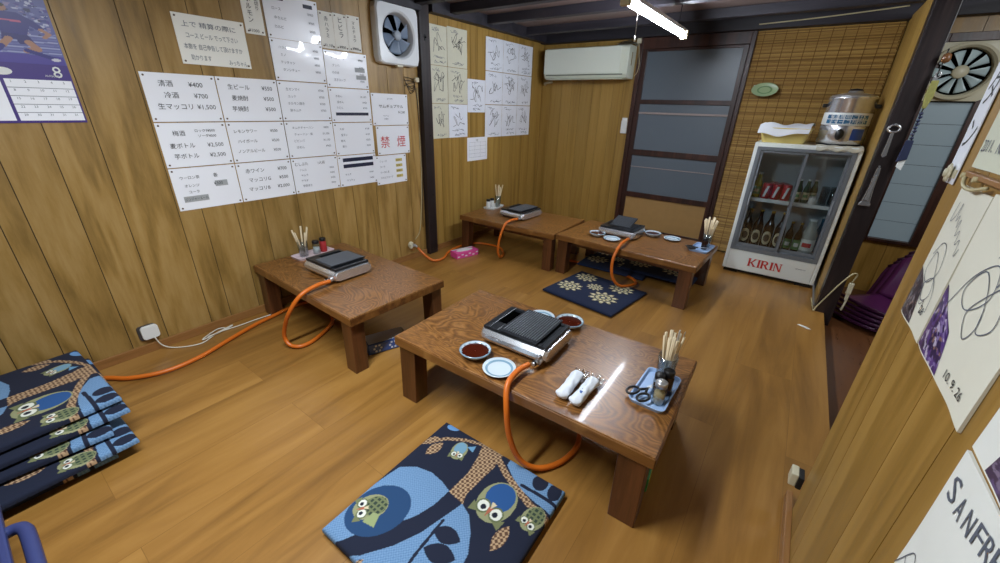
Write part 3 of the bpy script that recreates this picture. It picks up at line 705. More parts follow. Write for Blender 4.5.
# ================================================================== THINGS ON THE TABLES
def bowl(label, loc, group):
    t = thing('sauce_bowl', label, 'bowl', loc, group=group)
    mb = MB(); mb.lathe([(0.032, 0), (0.034, 0.004), (0.055, 0.012), (0.070, 0.028), (0.074, 0.036), (0.072, 0.037), (0.066, 0.028), (0.052, 0.016), (0.03, 0.010), (0.001, 0.009)], 36); mb.build('bowl_body', M['ceramic'], t)
    mb = MB(); mb.lathe([(0.0705, 0.0375), (0.0742, 0.0365), (0.0748, 0.034), (0.0744, 0.0335)], 36, cap=False)
    for k in range(14):
        a = 2*PI*k/14; mb.box((0.0655*math.cos(a), 0.0655*math.sin(a), 0.0305), (0.006, 0.008, 0.0012), 0)
    mb.build('glaze_band', M['ceramic_blue'], t)
    mb = MB(); mb.lathe([(0.064, 0.0265), (0.001, 0.0267)], 32, cap=False); mb.build('sauce', M['sauce'], t)
    return t
def plate(label, loc, group, s=1.0):
    t = thing('small_plate', label, 'plate', loc, group=group)
    mb = MB(); mb.lathe([(0.04*s, 0), (0.042*s, 0.004), (0.062*s, 0.010), (0.075*s, 0.017), (0.074*s, 0.019), (0.060*s, 0.012), (0.045*s, 0.008), (0.001, 0.007)], 36); mb.build('plate_body', M['ceramic'], t)
    mb = MB(); mb.lathe([(0.052*s, 0.0105), (0.0625*s, 0.0137)], 36, cap=False); mb.build('glaze_ring', M['ceramic_blue'], t)
    return t
bowl('sauce bowl of dark soy on the near side of the nearest grill', at(-1.008, 1.228, TH), 'sauce bowls')
plate('pale blue empty plate beside the near sauce bowl and the orange hose', at(-0.850, 1.205, TH), 'small plates')
plate('pale plate half hidden behind the nearest grill', at(-0.945, 1.735, TH), 'small plates')
bowl('sauce bowl of dark soy behind the nearest grill at the table back edge', at(-0.785, 1.765, TH), 'sauce bowls')
bowl('blue and white bowl at the front left of the grill by the glass door', at(-1.355, 3.45, TH), 'sauce bowls')
plate('pale oval plate in front of the grill by the glass door', at(-1.20, 3.42, TH), 'small plates')
bowl('blue patterned bowl to the right of the grill by the glass door', at(-0.945, 3.80, TH), 'sauce bowls')
plate('pale plate alone on the right of the door-side table', at(-0.765, 3.80, TH), 'small plates')

# two wrapped oshibori towels
def towel(label, p0, p1, seed):
    rnd = random.Random(seed); p0, p1 = Vector(p0), Vector(p1); d = p1-p0; L = d.length
    t = thing('wrapped_towel', label, 'towel', tuple(p0), math.atan2(d.y, d.x), 'wrapped hand towels')
    def f(u, v):
        a = v*2*PI; x = u*L; r = 0.027*(1-0.12*math.sin(PI*u)**2)
        if u < .08: r *= .02+.98*math.sqrt(u/.08)
        if u > .92: r *= .02+.98*math.sqrt((1-u)/.08)
        r *= 1+0.06*math.sin(5*a+9*u)+0.04*math.sin(23*u+2*a)
        return (x, math.cos(a)*r, 0.024+math.sin(a)*r*0.80)
    mb = MB(); mb.grid(40, 24, f); mb.build('rolled_towel', M['towel_wrap'], t)
    def g(u, v):
        y = (v-.5)*0.055*(1+.3*u); x = L-0.012+u*0.05; return (x, y, 0.012+0.009*math.sin(9*v*PI+seed)*u+0.004*math.sin(17*v))
    mb = MB(); mb.grid(6, 18, g); mb.build('wrapper_tail', glassy('clear_film', '#e8eef4', 0.35, 0.2) if 'clear_film' not in bpy.data.materials else bpy.data.materials['clear_film'], t)
    return t
towel('white wrapped hand towel, the left of the two on the nearest table', (-0.527, 1.175, TH), (-0.535, 1.365, TH), 1)
tw = towel('white wrapped hand towel with blue print, the right of the two on the nearest table', (-0.468, 1.170, TH), (-0.461, 1.365, TH), 2)
mb = MB(); mb.box((0.06, 0.0, 0.0425), (0.016, 0.012, 0.0012)); 
for k in range(5): mb.box((0.085+k*0.014, 0.003, 0.0415), (0.008, 0.004, 0.0012))
mb.build('printed_mark', plain('blue_print', '#3b62a8', 0.5), tw)

# condiment sets
def tray(label, loc, rz, w, d, mat, group='condiment trays', deep=0.018):
    mb = MB(); o = rrect(w, d, 0.025, 5); i = rrect(w-0.012, d-0.012, 0.021, 5); b = rrect(w-0.026, d-0.026, 0.018, 5); n = len(o)
    ob = rrect(w-0.016, d-0.016, 0.020, 5)
    vs = [(x, y, 0) for x, y in ob]+[(x, y, deep) for x, y in o]+[(x, y, deep) for x, y in i]+[(x, y, 0.004) for x, y in b]
    fs = [tuple(reversed(range(n)))]
    for r in range(3): fs += [(r*n+k, r*n+(k+1) % n, (r+1)*n+(k+1) % n, (r+1)*n+k) for k in range(n)]
    fs.append(tuple(3*n+k for k in range(n)))
    mb.add(vs, fs); ob_ = mb.build('condiment_tray', mat, loc=loc); ob_.rotation_euler[2] = rz
    return tag(ob_, label, 'tray', group)
def cup(label, loc, h=0.14, r=0.040):
    t = thing('chopstick_cup', label, 'cup', loc, group='glasses of chopsticks')
    mb = MB(); mb.lathe([(r*.80, 0), (r, h), (r-0.003, h), (r*.80-0.003, 0.006), (0.001, 0.006)], 24); mb.build('glass_cup', M['clear_glass'], t); return t
def sticks(label_base, loc, n, seed, r=0.030, L=0.24, spread=0.10, where='', square=True):
    rnd = random.Random(seed)
    for k in range(n):
        a = 2*PI*k/n+rnd.uniform(-.3, .3); rb = r*0.45*rnd.uniform(.4, 1); rt_ = r*rnd.uniform(.6, 1.1)+spread*rnd.uniform(0, .35)
        mb = MB(); p0 = Vector((rb*math.cos(a+.6), rb*math.sin(a+.6), 0.009)); p1 = Vector((rt_*math.cos(a), rt_*math.sin(a), L*rnd.uniform(.92, 1.05)))
        off = (p1-p0).cross(Vector((0, 0, 1))).normalized()*0.0026
        mb.cyl(p0+off, p1+off, 0.0030, 0.0042, 6); mb.cyl(p0-off, p1-off, 0.0030, 0.0042, 6)
        tag(mb.build('chopsticks', M['chopstick'], loc=loc), label_base, 'chopsticks', where)
def shaker(name, label, loc, h, r, body, capm, group, fill=None):
    t = thing(name, label, 'shaker', loc, group=group)
    mb = MB(); mb.lathe([(r*.9, 0), (r, 0.004), (r, h*.72), (r*.85, h*.78), (r*.85, h*.80)], 20); mb.build('bottle', body, t)
    mb = MB(); mb.lathe([(r*.95, h*.78), (r*.98, h*.96), (r*.8, h), (0.001, h)], 20); mb.build('cap', capm, t)
    if fill is not None:
        mb = MB(); mb.lathe([(r*.82, 0.005), (r*.86, h*.5), (0.001, h*.5)], 16); mb.build('seasoning', fill, t)
    return t
SP = plain('seasoning_tan', '#b9a27a', 0.8); RD = plain('chili_red', '#a8282c', 0.6); SL = plain('salt_white', '#d8d8d6', 0.8); SOY = plain('soy_bottle', '#2a1714', 0.2)
# nearest table
tray('blue rounded plastic tray at the right end of the nearest table', at(-0.243, 1.50, TH), -0.02, 0.145, 0.275, M['tray_blue'])
z0 = TH+0.0045
cup('clear glass of chopsticks on the blue tray of the nearest table', at(-0.232, 1.568, z0))
sticks('bamboo chopsticks standing in the glass on the nearest table', at(-0.232, 1.568, z0), 9, 5, spread=0.03, where='chopsticks of the nearest table')
t = thing('steel_tongs', 'steel tongs standing among the chopsticks on the nearest table', 'tongs', at(-0.225, 1.575, z0+0.004))
mb = MB(); mb.add([(0.002, -0.006, 0), (0.008, -0.006, 0), (0.014, -0.009, .26), (0.008, -0.009, .26), (0.002, 0.003, 0), (0.008, 0.003, 0), (0.014, 0.010, .26), (0.008, 0.010, .26)], [(0, 1, 2, 3), (7, 6, 5, 4), (0, 4, 5, 1), (1, 5, 6, 2), (2, 6, 7, 3), (3, 7, 4, 0)]); mb.build('tong_arm', M['steel'], t, bevel=0.001)
mb = MB(); mb.add([(0.013, -0.006, 0), (0.016, -0.006, 0), (0.032, -0.009, .26), (0.029, -0.009, .26), (0.013, 0.003, 0), (0.016, 0.003, 0), (0.032, 0.010, .26), (0.029, 0.010, .26)], [(0, 1, 2, 3), (7, 6, 5, 4), (0, 4, 5, 1), (1, 5, 6, 2), (2, 6, 7, 3), (3, 7, 4, 0)]); mb.build('tong_arm', M['steel'], t, bevel=0.001)
shaker('seasoning_shaker', 'glass shaker of tan seasoning at the front of the blue tray on the nearest table', at(-0.212, 1.425, z0), 0.105, 0.024, M['clear_glass'], M['steel'], 'table shakers', SP)
shaker('soy_sauce_bottle', 'small black capped sauce bottle beside the chopstick glass on the nearest table', at(-0.205, 1.505, z0), 0.115, 0.023, SOY, M['black_plastic'], 'table shakers')
shaker('soy_sauce_bottle', 'black capped bottle in the middle of the blue tray on the nearest table', at(-0.232, 1.472, z0), 0.105, 0.021, M['clear_glass'], M['black_plastic'], 'table shakers', SOY)
def scissors(label, loc, rz, group='kitchen scissors'):
    t = thing('scissors', label, 'scissors', loc, rz, group)
    for s in (-1, 1):
        mb = MB(); loop = [(-0.055+0.028*math.cos(a)*1.1, s*0.026+0.019*math.sin(a), 0.010) for a in np.linspace(0, 2*PI, 18)[:-1]]
        mb.tube(loop, 0.0052, 8, closed=True); mb.tube([(-0.028, s*0.016, 0.010), (-0.01, s*0.006, 0.010), (0.004, 0, 0.010)], 0.0055, 8); mb.build('handle', M['black_plastic'], t)
        mb = MB(); mb.prism([(0.0, -0.006), (0.085, s*-0.009), (0.10, s*-0.012), (0.01, 0.008)], 0.009+s*0.001, 0.011+s*0.001); mb.build('blade', M['steel'], t)
    mb = MB(); mb.lathe([(0.0045, 0.008), (0.0045, 0.0145), (0.001, 0.015)], 10, X=T((0.006, 0, 0))); mb.build('pivot', M['steel'], t)
    return t
scissors('black handled scissors lying on the blue tray of the nearest table', at(-0.268, 1.455, z0+0.012), 1.2)
# left wall table
tray('pale pink tray at the wall end of the left table', at(-2.855, 1.50, TH), 0.06, 0.135, 0.30, M['tray_pink'])
cup('clear glass of chopsticks on the pink tray by the left wall', at(-2.87, 1.435, z0), 0.12, 0.038)
sticks('bamboo chopsticks in the glass on the left wall table', at(-2.87, 1.435, z0), 7, 9, L=0.21, spread=0.16, where='chopsticks of the left table')
shaker('seasoning_shaker', 'black capped clear shaker on the pink tray by the left wall', at(-2.845, 1.525, z0), 0.105, 0.026, M['clear_glass'], M['black_plastic'], 'table shakers', SL)
shaker('chili_shaker', 'red chili shaker with black cap on the pink tray by the left wall', at(-2.855, 1.59, z0), 0.11, 0.024, RD, M['black_plastic'], 'table shakers')
# corner table
tray('white tray at the left end of the far corner table', at(-2.76, 3.70, TH), 0.1, 0.14, 0.26, M['white_plastic'])
cup('glass of chopsticks on the white tray in the far left corner', at(-2.74, 3.75, z0), 0.13, 0.036)
sticks('bamboo chopsticks in the glass on the far corner table', at(-2.74, 3.75, z0), 6, 12, L=0.25, spread=0.10, where='chopsticks of the corner table')
shaker('salt_shaker', 'black capped white shaker at the left of the corner tray', at(-2.785, 3.625, z0), 0.10, 0.024, SL, M['black_plastic'], 'table shakers')
shaker('salt_shaker', 'white shaker with dark cap between its twin and the chopstick glass in the corner', at(-2.775, 3.685, z0), 0.105, 0.024, SL, M['black_plastic'], 'table shakers')
# door-side table
tray('blue tray at the right end of the door-side table', at(-0.49, 3.70, TH), -0.1, 0.155, 0.26, M['tray_blue'])
cup('glass of chopsticks on the blue tray near the fridge', at(-0.475, 3.77, z0), 0.12, 0.038)
sticks('bamboo chopsticks fanned in the glass nearest the fridge', at(-0.475, 3.77, z0), 12, 21, L=0.25, spread=0.12, where='chopsticks of the door-side table')
shaker('soy_sauce_bottle', 'black capped sauce bottle on the blue tray near the fridge', at(-0.475, 3.695, z0), 0.10, 0.024, SOY, M['black_plastic'], 'table shakers')
scissors('black handled scissors lying on the blue tray near the fridge', at(-0.515, 3.63, z0+0.012), 0.5)

# ================================================================== FLOOR ITEMS
t = thing('tissue_box', 'pink and white tissue box on the floor beside the dark wall post', 'tissue box', (-2.60, 2.985, 0), 1.30)
mb = MB(); mb.bx(-0.135, 0.135, -0.062, 0.062, 0, 0.062); mb.build('carton', M['pink_box'], t, bevel=0.003)
mb = MB(); mb.prism([(0.10*math.cos(a), 0.035*math.sin(a)) for a in np.linspace(0, 2*PI, 20)[:-1]], 0.062, 0.0635)
for k in range(6): mb.box((-0.11+k*0.045, -0.0625, 0.02+0.018*(k % 2)), (0.026, 0.002, 0.012))
mb.bx(-0.125, 0.125, 0.04, 0.058, 0.0618, 0.0632); mb.build('printed_panel', M['white_plastic'], t)
t = thing('tissue_packet', 'blue and white flowered tissue packet on the floor under the left table', 'tissue packet', (-1.87, 1.36, 0), 1.2)
mb = MB(); mb.bx(-0.13, 0.13, -0.065, 0.065, 0, 0.075); mb.build('carton', plain('blue_carton', '#31539a', 0.4, coat=0.3), t, bevel=0.008)
mb = MB(); mb.bx(-0.122, 0.122, -0.057, 0.057, 0.075, 0.0765)
for cx in (-0.07, 0.03):
    for k in range(6): a = k*PI/3; mb.box((cx+0.022*math.cos(a), -0.0655, 0.038+0.022*math.sin(a)), (0.012, 0.002, 0.012)); mb.box((0.1305, cx*0.5+0.016*math.cos(a), 0.038+0.016*math.sin(a)), (0.002, 0.01, 0.01))
mb.build('printed_flowers', plain('carton_white', '#c9d2e4', 0.4), t)
t = thing('tissue_packet', 'green tissue packet on the floor behind the right leg of the nearest table', 'tissue packet', (-0.215, 1.375, 0), 0.1)
mb = MB(); mb.bx(-0.05, 0.05, -0.075, 0.075, 0, 0.075); mb.build('carton', plain('green_carton', '#3d8f4e', 0.45), t, bevel=0.006)
mb = MB(); mb.bx(-0.04, 0.04, -0.065, 0.065, 0.075, 0.0765); mb.bx(0.05, 0.0515, -0.06, 0.06, 0.045, 0.06); mb.build('printed_band', plain('carton_yellow', '#cfc23a', 0.5), t)
mb = MB(); mb.prism([(-0.045, -0.010), (0.03, -0.014), (0.045, 0.004), (0.01, 0.013), (-0.04, 0.011)], 0.0005, 0.0025)
o = mb.build('tape_scrap', M['white_plastic'], loc=(0.35, 3.45, 0)); o.rotation_euler[2] = -0.45; tag(o, 'small white scrap of tape on the floor near the fridge', 'tape')
# plug adapter and its cord
t = thing('wall_adapter', 'white square power adapter low on the left wall behind the cushion stack', 'adapter', (WX, 0.435, 0.132))
mb = MB(); mb.prism(rrect(0.092, 0.092, 0.016), 0.0, 0.014, X=T(rot=(PI/2, 0, PI/2))); mb.build('outlet_plate', plain('dark_outlet', '#3c3a3c', 0.5), t)
mb = MB(); mb.prism(rrect(0.084, 0.084, 0.018, cx=0.008, cy=0.004), 0.014, 0.036, X=T(rot=(PI/2, 0, PI/2))); mb.build('adapter_body', M['white_plastic'], t, bevel=0.003)
c = [(-2.905, 0.45, 0.105), (-2.90, 0.47, 0.04), (-2.88, 0.51, 0.008), (-2.82, 0.58, 0.006), (-2.80, 0.65, 0.006), (-2.84, 0.72, 0.006), (-2.885, 0.81, 0.006), (-2.90, 0.77, 0.012), (-2.85, 0.68, 0.012), (-2.83, 0.67, 0.010), (-2.87, 0.83, 0.009), (-2.89, 0.85, 0.008), (-2.835, 0.72, 0.016), (-2.845, 0.70, 0.012), (-2.86, 0.80, 0.006), (-2.85, 0.90, 0.006), (-2.85, 1.0, 0.006), (-2.84, 1.12, 0.006), (-2.84, 1.25, 0.006)]
hose('power_cord', 'thin white cord bundled along the foot of the left wall', c, 0.0035, 'white_cord', 'cord', 6)
# blue plastic tub with a loop handle, cut by the frame corner
t = thing('plastic_tub', 'blue violet plastic tub with loop handle in the near left corner beside the cushions', 'tub', (-1.46, -0.43, 0), 0.0)
mb = MB(); W, D = 0.80, 0.40; rings = [(rrect(W-0.10, D-0.10, 0.05), 0), (rrect(W, D, 0.06), 0.28), (rrect(W+0.03, D+0.03, 0.07), 0.28), (rrect(W+0.03, D+0.03, 0.07), 0.305), (rrect(W-0.012, D-0.012, 0.055), 0.305), (rrect(W-0.11, D-0.11, 0.045), 0.012)]
n = len(rings[0][0]); vs = [(x, y, z) for r_, z in rings for x, y in r_]
mb.add(vs, [tuple(reversed(range(n)))]+[(r_*n+k, r_*n+(k+1) % n, (r_+1)*n+(k+1) % n, (r_+1)*n+k) for r_ in range(5) for k in range(n)]+[tuple(5*n+k for k in range(n))], sm=False)
mb.build('tub_body', M['blue_tub'], t, bevel=.006)
mb = MB(); mb.tube(spline([(-0.115, 0.205, 0.28), (-0.11, 0.23, 0.283), (-0.09, 0.245, 0.285), (-0.04, 0.250, 0.285), (0.15, 0.250, 0.285), (0.20, 0.245, 0.285), (0.22, 0.23, 0.283), (0.23, 0.205, 0.28)], 8), 0.017, 10); mb.build('handle', M['blue_tub'], t)
# ================================================================== FRIDGE
fr = thing('display_fridge', 'white glass fronted drinks fridge with red lettering against the bamboo screen', 'fridge', (0.018, 4.35, 0), 0.0)
W = 0.375; Hh = 1.222; Dp = 0.52
FW = plain('fridge_white', '#e4eae6', 0.3, coat=0.3); FG2 = plain('fridge_grey', '#6d7379', 0.35); FIN = plain('fridge_liner', '#d3dbe0', 0.5)
mb = MB()
mb.bx(-W, -W+0.03, 0.0, Dp, 0.035, Hh, 0); mb.bx(W-0.03, W, 0.0, Dp, 0.035, Hh, 0); mb.bx(-W+0.03, W-0.03, 0.0, Dp, Hh-0.035, Hh, 0)
mb.bx(-W+0.03, W-0.03, Dp-0.03, Dp, 0.035, Hh-0.035, 0); mb.bx(-W+0.03, W-0.03, 0.0, Dp-0.03, 0.035, 0.235, 0)
mb.build('cabinet', FW, fr, bevel=0.006)
mb = MB()
mb.bx(-W+0.03, -W+0.045, 0.06, Dp-0.03, 0.236, Hh-0.036); mb.bx(W-0.045, W-0.03, 0.06, Dp-0.03, 0.236, Hh-0.036)
mb.bx(-W+0.045, W-0.045, Dp-0.045, Dp-0.03, 0.236, Hh-0.036); mb.bx(-W+0.045, W-0.045, 0.06, Dp-0.045, 0.236, 0.262); mb.bx(-W+0.045, W-0.045, 0.06, Dp-0.045, Hh-0.10, Hh-0.036)
mb.build('liner', FIN, fr)
mb = MB()
mb.bx(-W+0.028, -W+0.058, -0.004, 0.055, 0.236, Hh-0.034); mb.bx(W-0.058, W-0.028, -0.004, 0.055, 0.236, Hh-0.034)
mb.bx(-W+0.058, W-0.058, -0.004, 0.055, 0.236, 0.275); mb.bx(-W+0.058, W-0.058, -0.004, 0.055, Hh-0.06, Hh-0.034)
mb.build('door_track', FG2, fr, bevel=0.002)
mb = MB(); mb.bx(-W+0.046, W-0.046, 0.09, Dp-0.05, 0.715, 0.728); mb.bx(-W+0.046, W-0.046, 0.085, 0.09, 0.70, 0.732); mb.build('shelf', M['white_plastic'], fr)
mb = MB()
for sx in (-1, 1): mb.bx(sx*0.30-0.06, sx*0.30+0.06, 0.02, 0.10, 0, 0.034)
mb.bx(-W+0.02, W-0.02, 0.03, Dp-0.02, 0.012, 0.034); mb.build('base_foot', M['rubber'], fr)
def fdoor(x0, x1, y, side):
    d = MB(); z0, z1 = 0.277, Hh-0.062; f = 0.022
    d.bx(x0, x0+f, y, y+0.016, z0, z1); d.bx(x1-f, x1, y, y+0.016, z0, z1); d.bx(x0+f, x1-f, y, y+0.016, z0, z0+0.03); d.bx(x0+f, x1-f, y, y+0.016, z1-0.02, z1)
    o = d.build('sliding_door', FG2, fr, bevel=0.002)
    g = MB(); g.bx(x0+f, x1-f, y+0.006, y+0.009, z0+0.03, z1-0.02); g.build('glass_pane', M['door_glass_clear'], o)
    g = MB(); g.box((x0+f/2 if side > 0 else x1-f/2, y-0.003, 0.73), (0.010, 0.006, 0.12)); g.build('door_pull', plain('pull_grey', '#9aa0a5', 0.35), o)
fdoor(-W+0.058, 0.035, 0.006, 1); fdoor(0.005, W-0.058, 0.030, -1)
# brand lettering as slab-serif strokes
def letters(mb, x, z, h):
    s = 0.17*h; tt = 0.055*h
    def I(x0, w=1.0):
        mb.bx(x0, x0+s*1.25, -0.0016, 0, z, z+h); mb.bx(x0-0.05*h, x0+s*1.25+0.05*h, -0.0016, 0, z, z+tt*1.2); mb.bx(x0-0.05*h, x0+s*1.25+0.05*h, -0.0016, 0, z+h-tt*1.2, z+h)
        return x0+s*1.25
    def para(p):
        mb.add([(a, -0.0017, b) for a, b in p]+[(a, 0, b) for a, b in p], [tuple(range(len(p)))]+[(i, len(p)+i, len(p)+(i+1) % len(p), (i+1) % len(p)) for i in range(len(p))])
    # K
    e = I(x); para([(e, z+.42*h), (e+.42*h, z+h), (e+.60*h, z+h), (e+.16*h, z+.44*h)]); para([(e, z+.52*h), (e+.17*h, z+.56*h), (e+.66*h, z), (e+.40*h, z)])
    mb.bx(e+.34*h, e+.66*h, -0.0016, 0, z+h-tt, z+h); mb.bx(e+.34*h, e+.72*h, -0.0016, 0, z, z+tt); x = e+.80*h
    e = I(x); x = e+.14*h
    # R
    e = I(x)
    arc = [(e, z+h)]+[(e+.22*h+.26*h*math.cos(a), z+.73*h+.27*h*math.sin(a)) for a in np.linspace(PI/2, -PI/2, 9)]+[(e, z+.46*h), (e, z+.56*h)]+[(e+.16*h+.14*h*math.cos(a), z+.73*h+.16*h*math.sin(a)) for a in np.linspace(-PI/2, PI/2, 9)]+[(e, z+.89*h)]
    for i in range(1, 10):
        a0 = arc[i]; a1 = arc[i+1] if i < 9 else arc[10]
    outer = [(e+.22*h+.28*h*math.cos(a), z+.73*h+.27*h*math.sin(a)) for a in np.linspace(PI/2, -PI/2, 9)]; inner = [(e+.16*h+.14*h*math.cos(a), z+.73*h+.17*h*math.sin(a)) for a in np.linspace(PI/2, -PI/2, 9)]
    outer = [(e, z+h)]+outer+[(e, z+.46*h)]; inner = [(e, z+.90*h)]+inner+[(e, z+.56*h)]
    for i in range(len(outer)-1): para([outer[i], outer[i+1], inner[i+1], inner[i]])
    para([(e+.06*h, z+.48*h), (e+.28*h, z+.48*h), (e+.62*h, z), (e+.38*h, z)]); mb.bx(e+.36*h, e+.68*h, -0.0016, 0, z, z+tt); x = e+.76*h
    e = I(x); x = e+.14*h
    # N
    e0 = x; mb.bx(x+.03*h, x+.12*h, -0.0016, 0, z, z+h); para([(x, z+h), (x+.22*h, z+h), (x+.72*h, z), (x+.56*h, z)]); mb.bx(x+.62*h, x+.72*h, -0.0016, 0, z, z+h)
    mb.bx(x-.05*h, x+.22*h, -0.0016, 0, z, z+tt); mb.bx(x+.52*h, x+.82*h, -0.0016, 0, z+h-tt, z+h)
    return x+.8*h
mb = MB(); end = letters(mb, -0.165, 0.095, 0.078)
mb.build('red_lettering', plain('brand_red', '#c8322a', 0.4), fr)
mb = MB(); mb.text('REFRIGERATOR', 0.21, 0.155, 0.012, X=T((0, -0.0012, 0), (PI/2, 0, 0)), w=0.075, bold=.01); mb.build('small_print', M['ink_grey'], fr)

# contents
def bottle(name, label, cat, loc, h, r, glass, cap, lab=None, labc=None, neck=0.3, group=None, ty=None):
    t = thing(name, label, cat, loc, 0.0, group)
    mb = MB(); mb.lathe([(r*.92, 0), (r, 0.006), (r, h*.58), (r*.85, h*.66), (r*neck*1.2, h*.78), (r*neck, h*.95), (r*neck, h*.955)], 20); mb.build('glass_bottle', glass, t)
    mb = MB(); mb.lathe([(r*neck*1.15, h*.95), (r*neck*1.15, h*1.0), (0.001, h*1.003)], 14); mb.build('bottle_cap', cap, t)
    if lab is not None:
        a0, a1 = (-PI/2-1.0, -PI/2+1.0)
        if ty == 'oval':
            mb = MB(); q = []
            def f(u, v):
                a = -PI/2+(u-.5)*1.9; return ((r+.0012)*math.cos(a), (r+.0012)*math.sin(a), h*.30+(v-.5)*h*.36*math.sqrt(max(0, 1-((u-.5)*2)**2)))
            mb.grid(12, 6, f); mb.build('label', lab, t)
            mb = MB(); f2 = lambda u, v: ((r+.002)*math.cos(-PI/2+(u-.5)*1.2), (r+.002)*math.sin(-PI/2+(u-.5)*1.2), h*.30+(v-.5)*h*.20*math.sqrt(max(0, 1-((u-.5)*2)**2)))
            mb.grid(10, 4, f2); mb.build('label_emblem', labc, t)
        else:
            mb = MB(); mb.lathe([(r+.001, h*.14), (r+.001, h*.46)], 20, cap=False); mb.build('label', lab, t)
            mb = MB(); mb.grid(8, 1, lambda u, v: ((r+.002)*math.cos(-PI/2+(u-.5)*1.2), (r+.002)*math.sin(-PI/2+(u-.5)*1.2), h*(.24+.12*v))); mb.build('label_band', labc, t)
    return t
BR = plain('brown_glass', '#1c0d0c', 0.12, coat=0.3); GR = plain('green_glass', '#16402a', 0.12, coat=0.3); CRM = plain('label_cream', '#cdbf9d', 0.5)
GD = plain('cap_gold', '#a58a3d', 0.3, 0.6); RED = plain('can_red', '#b5222e', 0.3, 0.2); LGR = plain('label_green', '#5d8f5a', 0.5); TEAL = plain('teal_glass', '#2f6d8c', 0.15); YG = plain('yellow_green', '#b5a83c', 0.25)
def FX(x, y, z): return (0.018+x, 4.35+y, z)
zl = 0.263
for k, (x, w) in enumerate(((-0.265, 'far left'), (-0.175, 'second from the left'), (-0.085, 'third from the left'), (0.005, 'fourth from the left'))):
    bottle('beer_bottle', 'big brown beer bottle with oval cream label, %s in the fridge' % w, 'bottle', FX(x, 0.13, zl), 0.36, 0.042, BR, GD, CRM, plain('label_dark', '#4a3a2c', 0.5) if k == 0 else bpy.data.materials['label_dark'], 0.34, 'big beer bottles', 'oval')
for k, (x, w) in enumerate(((0.085, 'left'), (0.155, 'right'))):
    bottle('small_bottle', 'small dark bottle with green label, %s of the pair in the lower fridge' % w, 'bottle', FX(x, 0.13, zl), 0.29, 0.030, BR, GD, LGR, M['white_plastic'], 0.36, 'small green label bottles')
bottle('liquor_jug', 'large pale jug with white printed label on the lower fridge level', 'bottle', FX(0.232, 0.16, zl), 0.33, 0.058, plain('milky_plastic', '#a9aea6', 0.35), M['white_plastic'], M['paper_dull'], M['ink_red'], 0.5)
bottle('clear_bottle', 'clear blue tinted bottle at the far right of the lower fridge level', 'bottle', FX(0.302, 0.30, zl), 0.34, 0.024, TEAL, M['white_plastic'], None, None, 0.4)
def can(label, loc, m1, group='red cans', h=0.145, r=0.038):
    t = thing('drink_can', label, 'can', loc, group=group)
    mb = MB(); mb.lathe([(r*.8, 0), (r, .010), (r, h-.014), (r*.85, h-.002)], 20); mb.build('can_body', m1, t)
    mb = MB(); mb.lathe([(r*.86, h-.003), (r*.86, h), (r*.78, h-.003), (0.001, h-.003)], 20); mb.build('can_lid', M['steel'], t)
    mb = MB(); mb.grid(6, 6, lambda u, v: ((r+.001)*math.cos(-PI/2+(u-.5)*.5+(v-.5)*.6), (r+.001)*math.sin(-PI/2+(u-.5)*.5+(v-.5)*.6), .02+v*(h-.045))); mb.build('printed_swirl', M['white_plastic'], t)
zs = 0.729
bottle('juice_bottle', 'yellow green juice bottle at the left of the upper fridge shelf', 'bottle', FX(-0.275, 0.16, zs), 0.22, 0.034, YG, M['white_plastic'], LGR, CRM, 0.45)
for x, w in ((-0.195, 'leftmost'), (-0.118, 'second from left'), (-0.041, 'right')): can('red drink can, %s of the front row on the upper fridge shelf' % w, FX(x, 0.13, zs), RED)
for x, w in ((-0.155, 'left'), (-0.075, 'right')): can('red drink can, %s of the two standing in the back row' % w, FX(x, 0.215, zs), RED)
for x, y, w in ((0.045, 0.14, 'left'), (0.105, 0.16, 'middle'), (0.155, 0.20, 'right')): bottle('green_bottle', 'dark green bottle with pale label, %s of three on the upper fridge shelf' % w, 'bottle', FX(x, y, zs), 0.20, 0.028, GR, M['white_plastic'], CRM, LGR, 0.45, 'small green bottles')
t = thing('small_jar', 'small white jar before the green bottles on the upper fridge shelf', 'jar', FX(0.165, 0.115, zs))
mb = MB(); mb.lathe([(.026, 0), (.03, .006), (.03, .05), (.026, .058)], 18); mb.build('jar_body', M['white_plastic'], t)
mb = MB(); mb.lathe([(.028, .058), (.028, .07), (.001, .07)], 18); mb.build('jar_lid', M['steel'], t)
for x, y, w in ((0.235, 0.13, 'front left'), (0.30, 0.14, 'front right'), (0.235, 0.22, 'back left'), (0.30, 0.23, 'back right')):
    t = thing('beer_mug', 'clear glass beer mug, %s of four on the upper fridge shelf' % w, 'mug', FX(x, y, zs), group='glass mugs')
    mb = MB(); mb.lathe([(.026, 0), (.028, .004), (.030, .15), (.027, .15), (.024, .012), (.001, .012)], 18); mb.build('glass_body', M['clear_glass'], t)
    mb = MB(); mb.tube(spline([(0.002, -.029, .12), (0.004, -.05, .115), (0.004, -.054, .08), (0.004, -.048, .04), (0.002, -.028, .035)], 5), .0045, 8); mb.build('handle', M['clear_glass'], t)

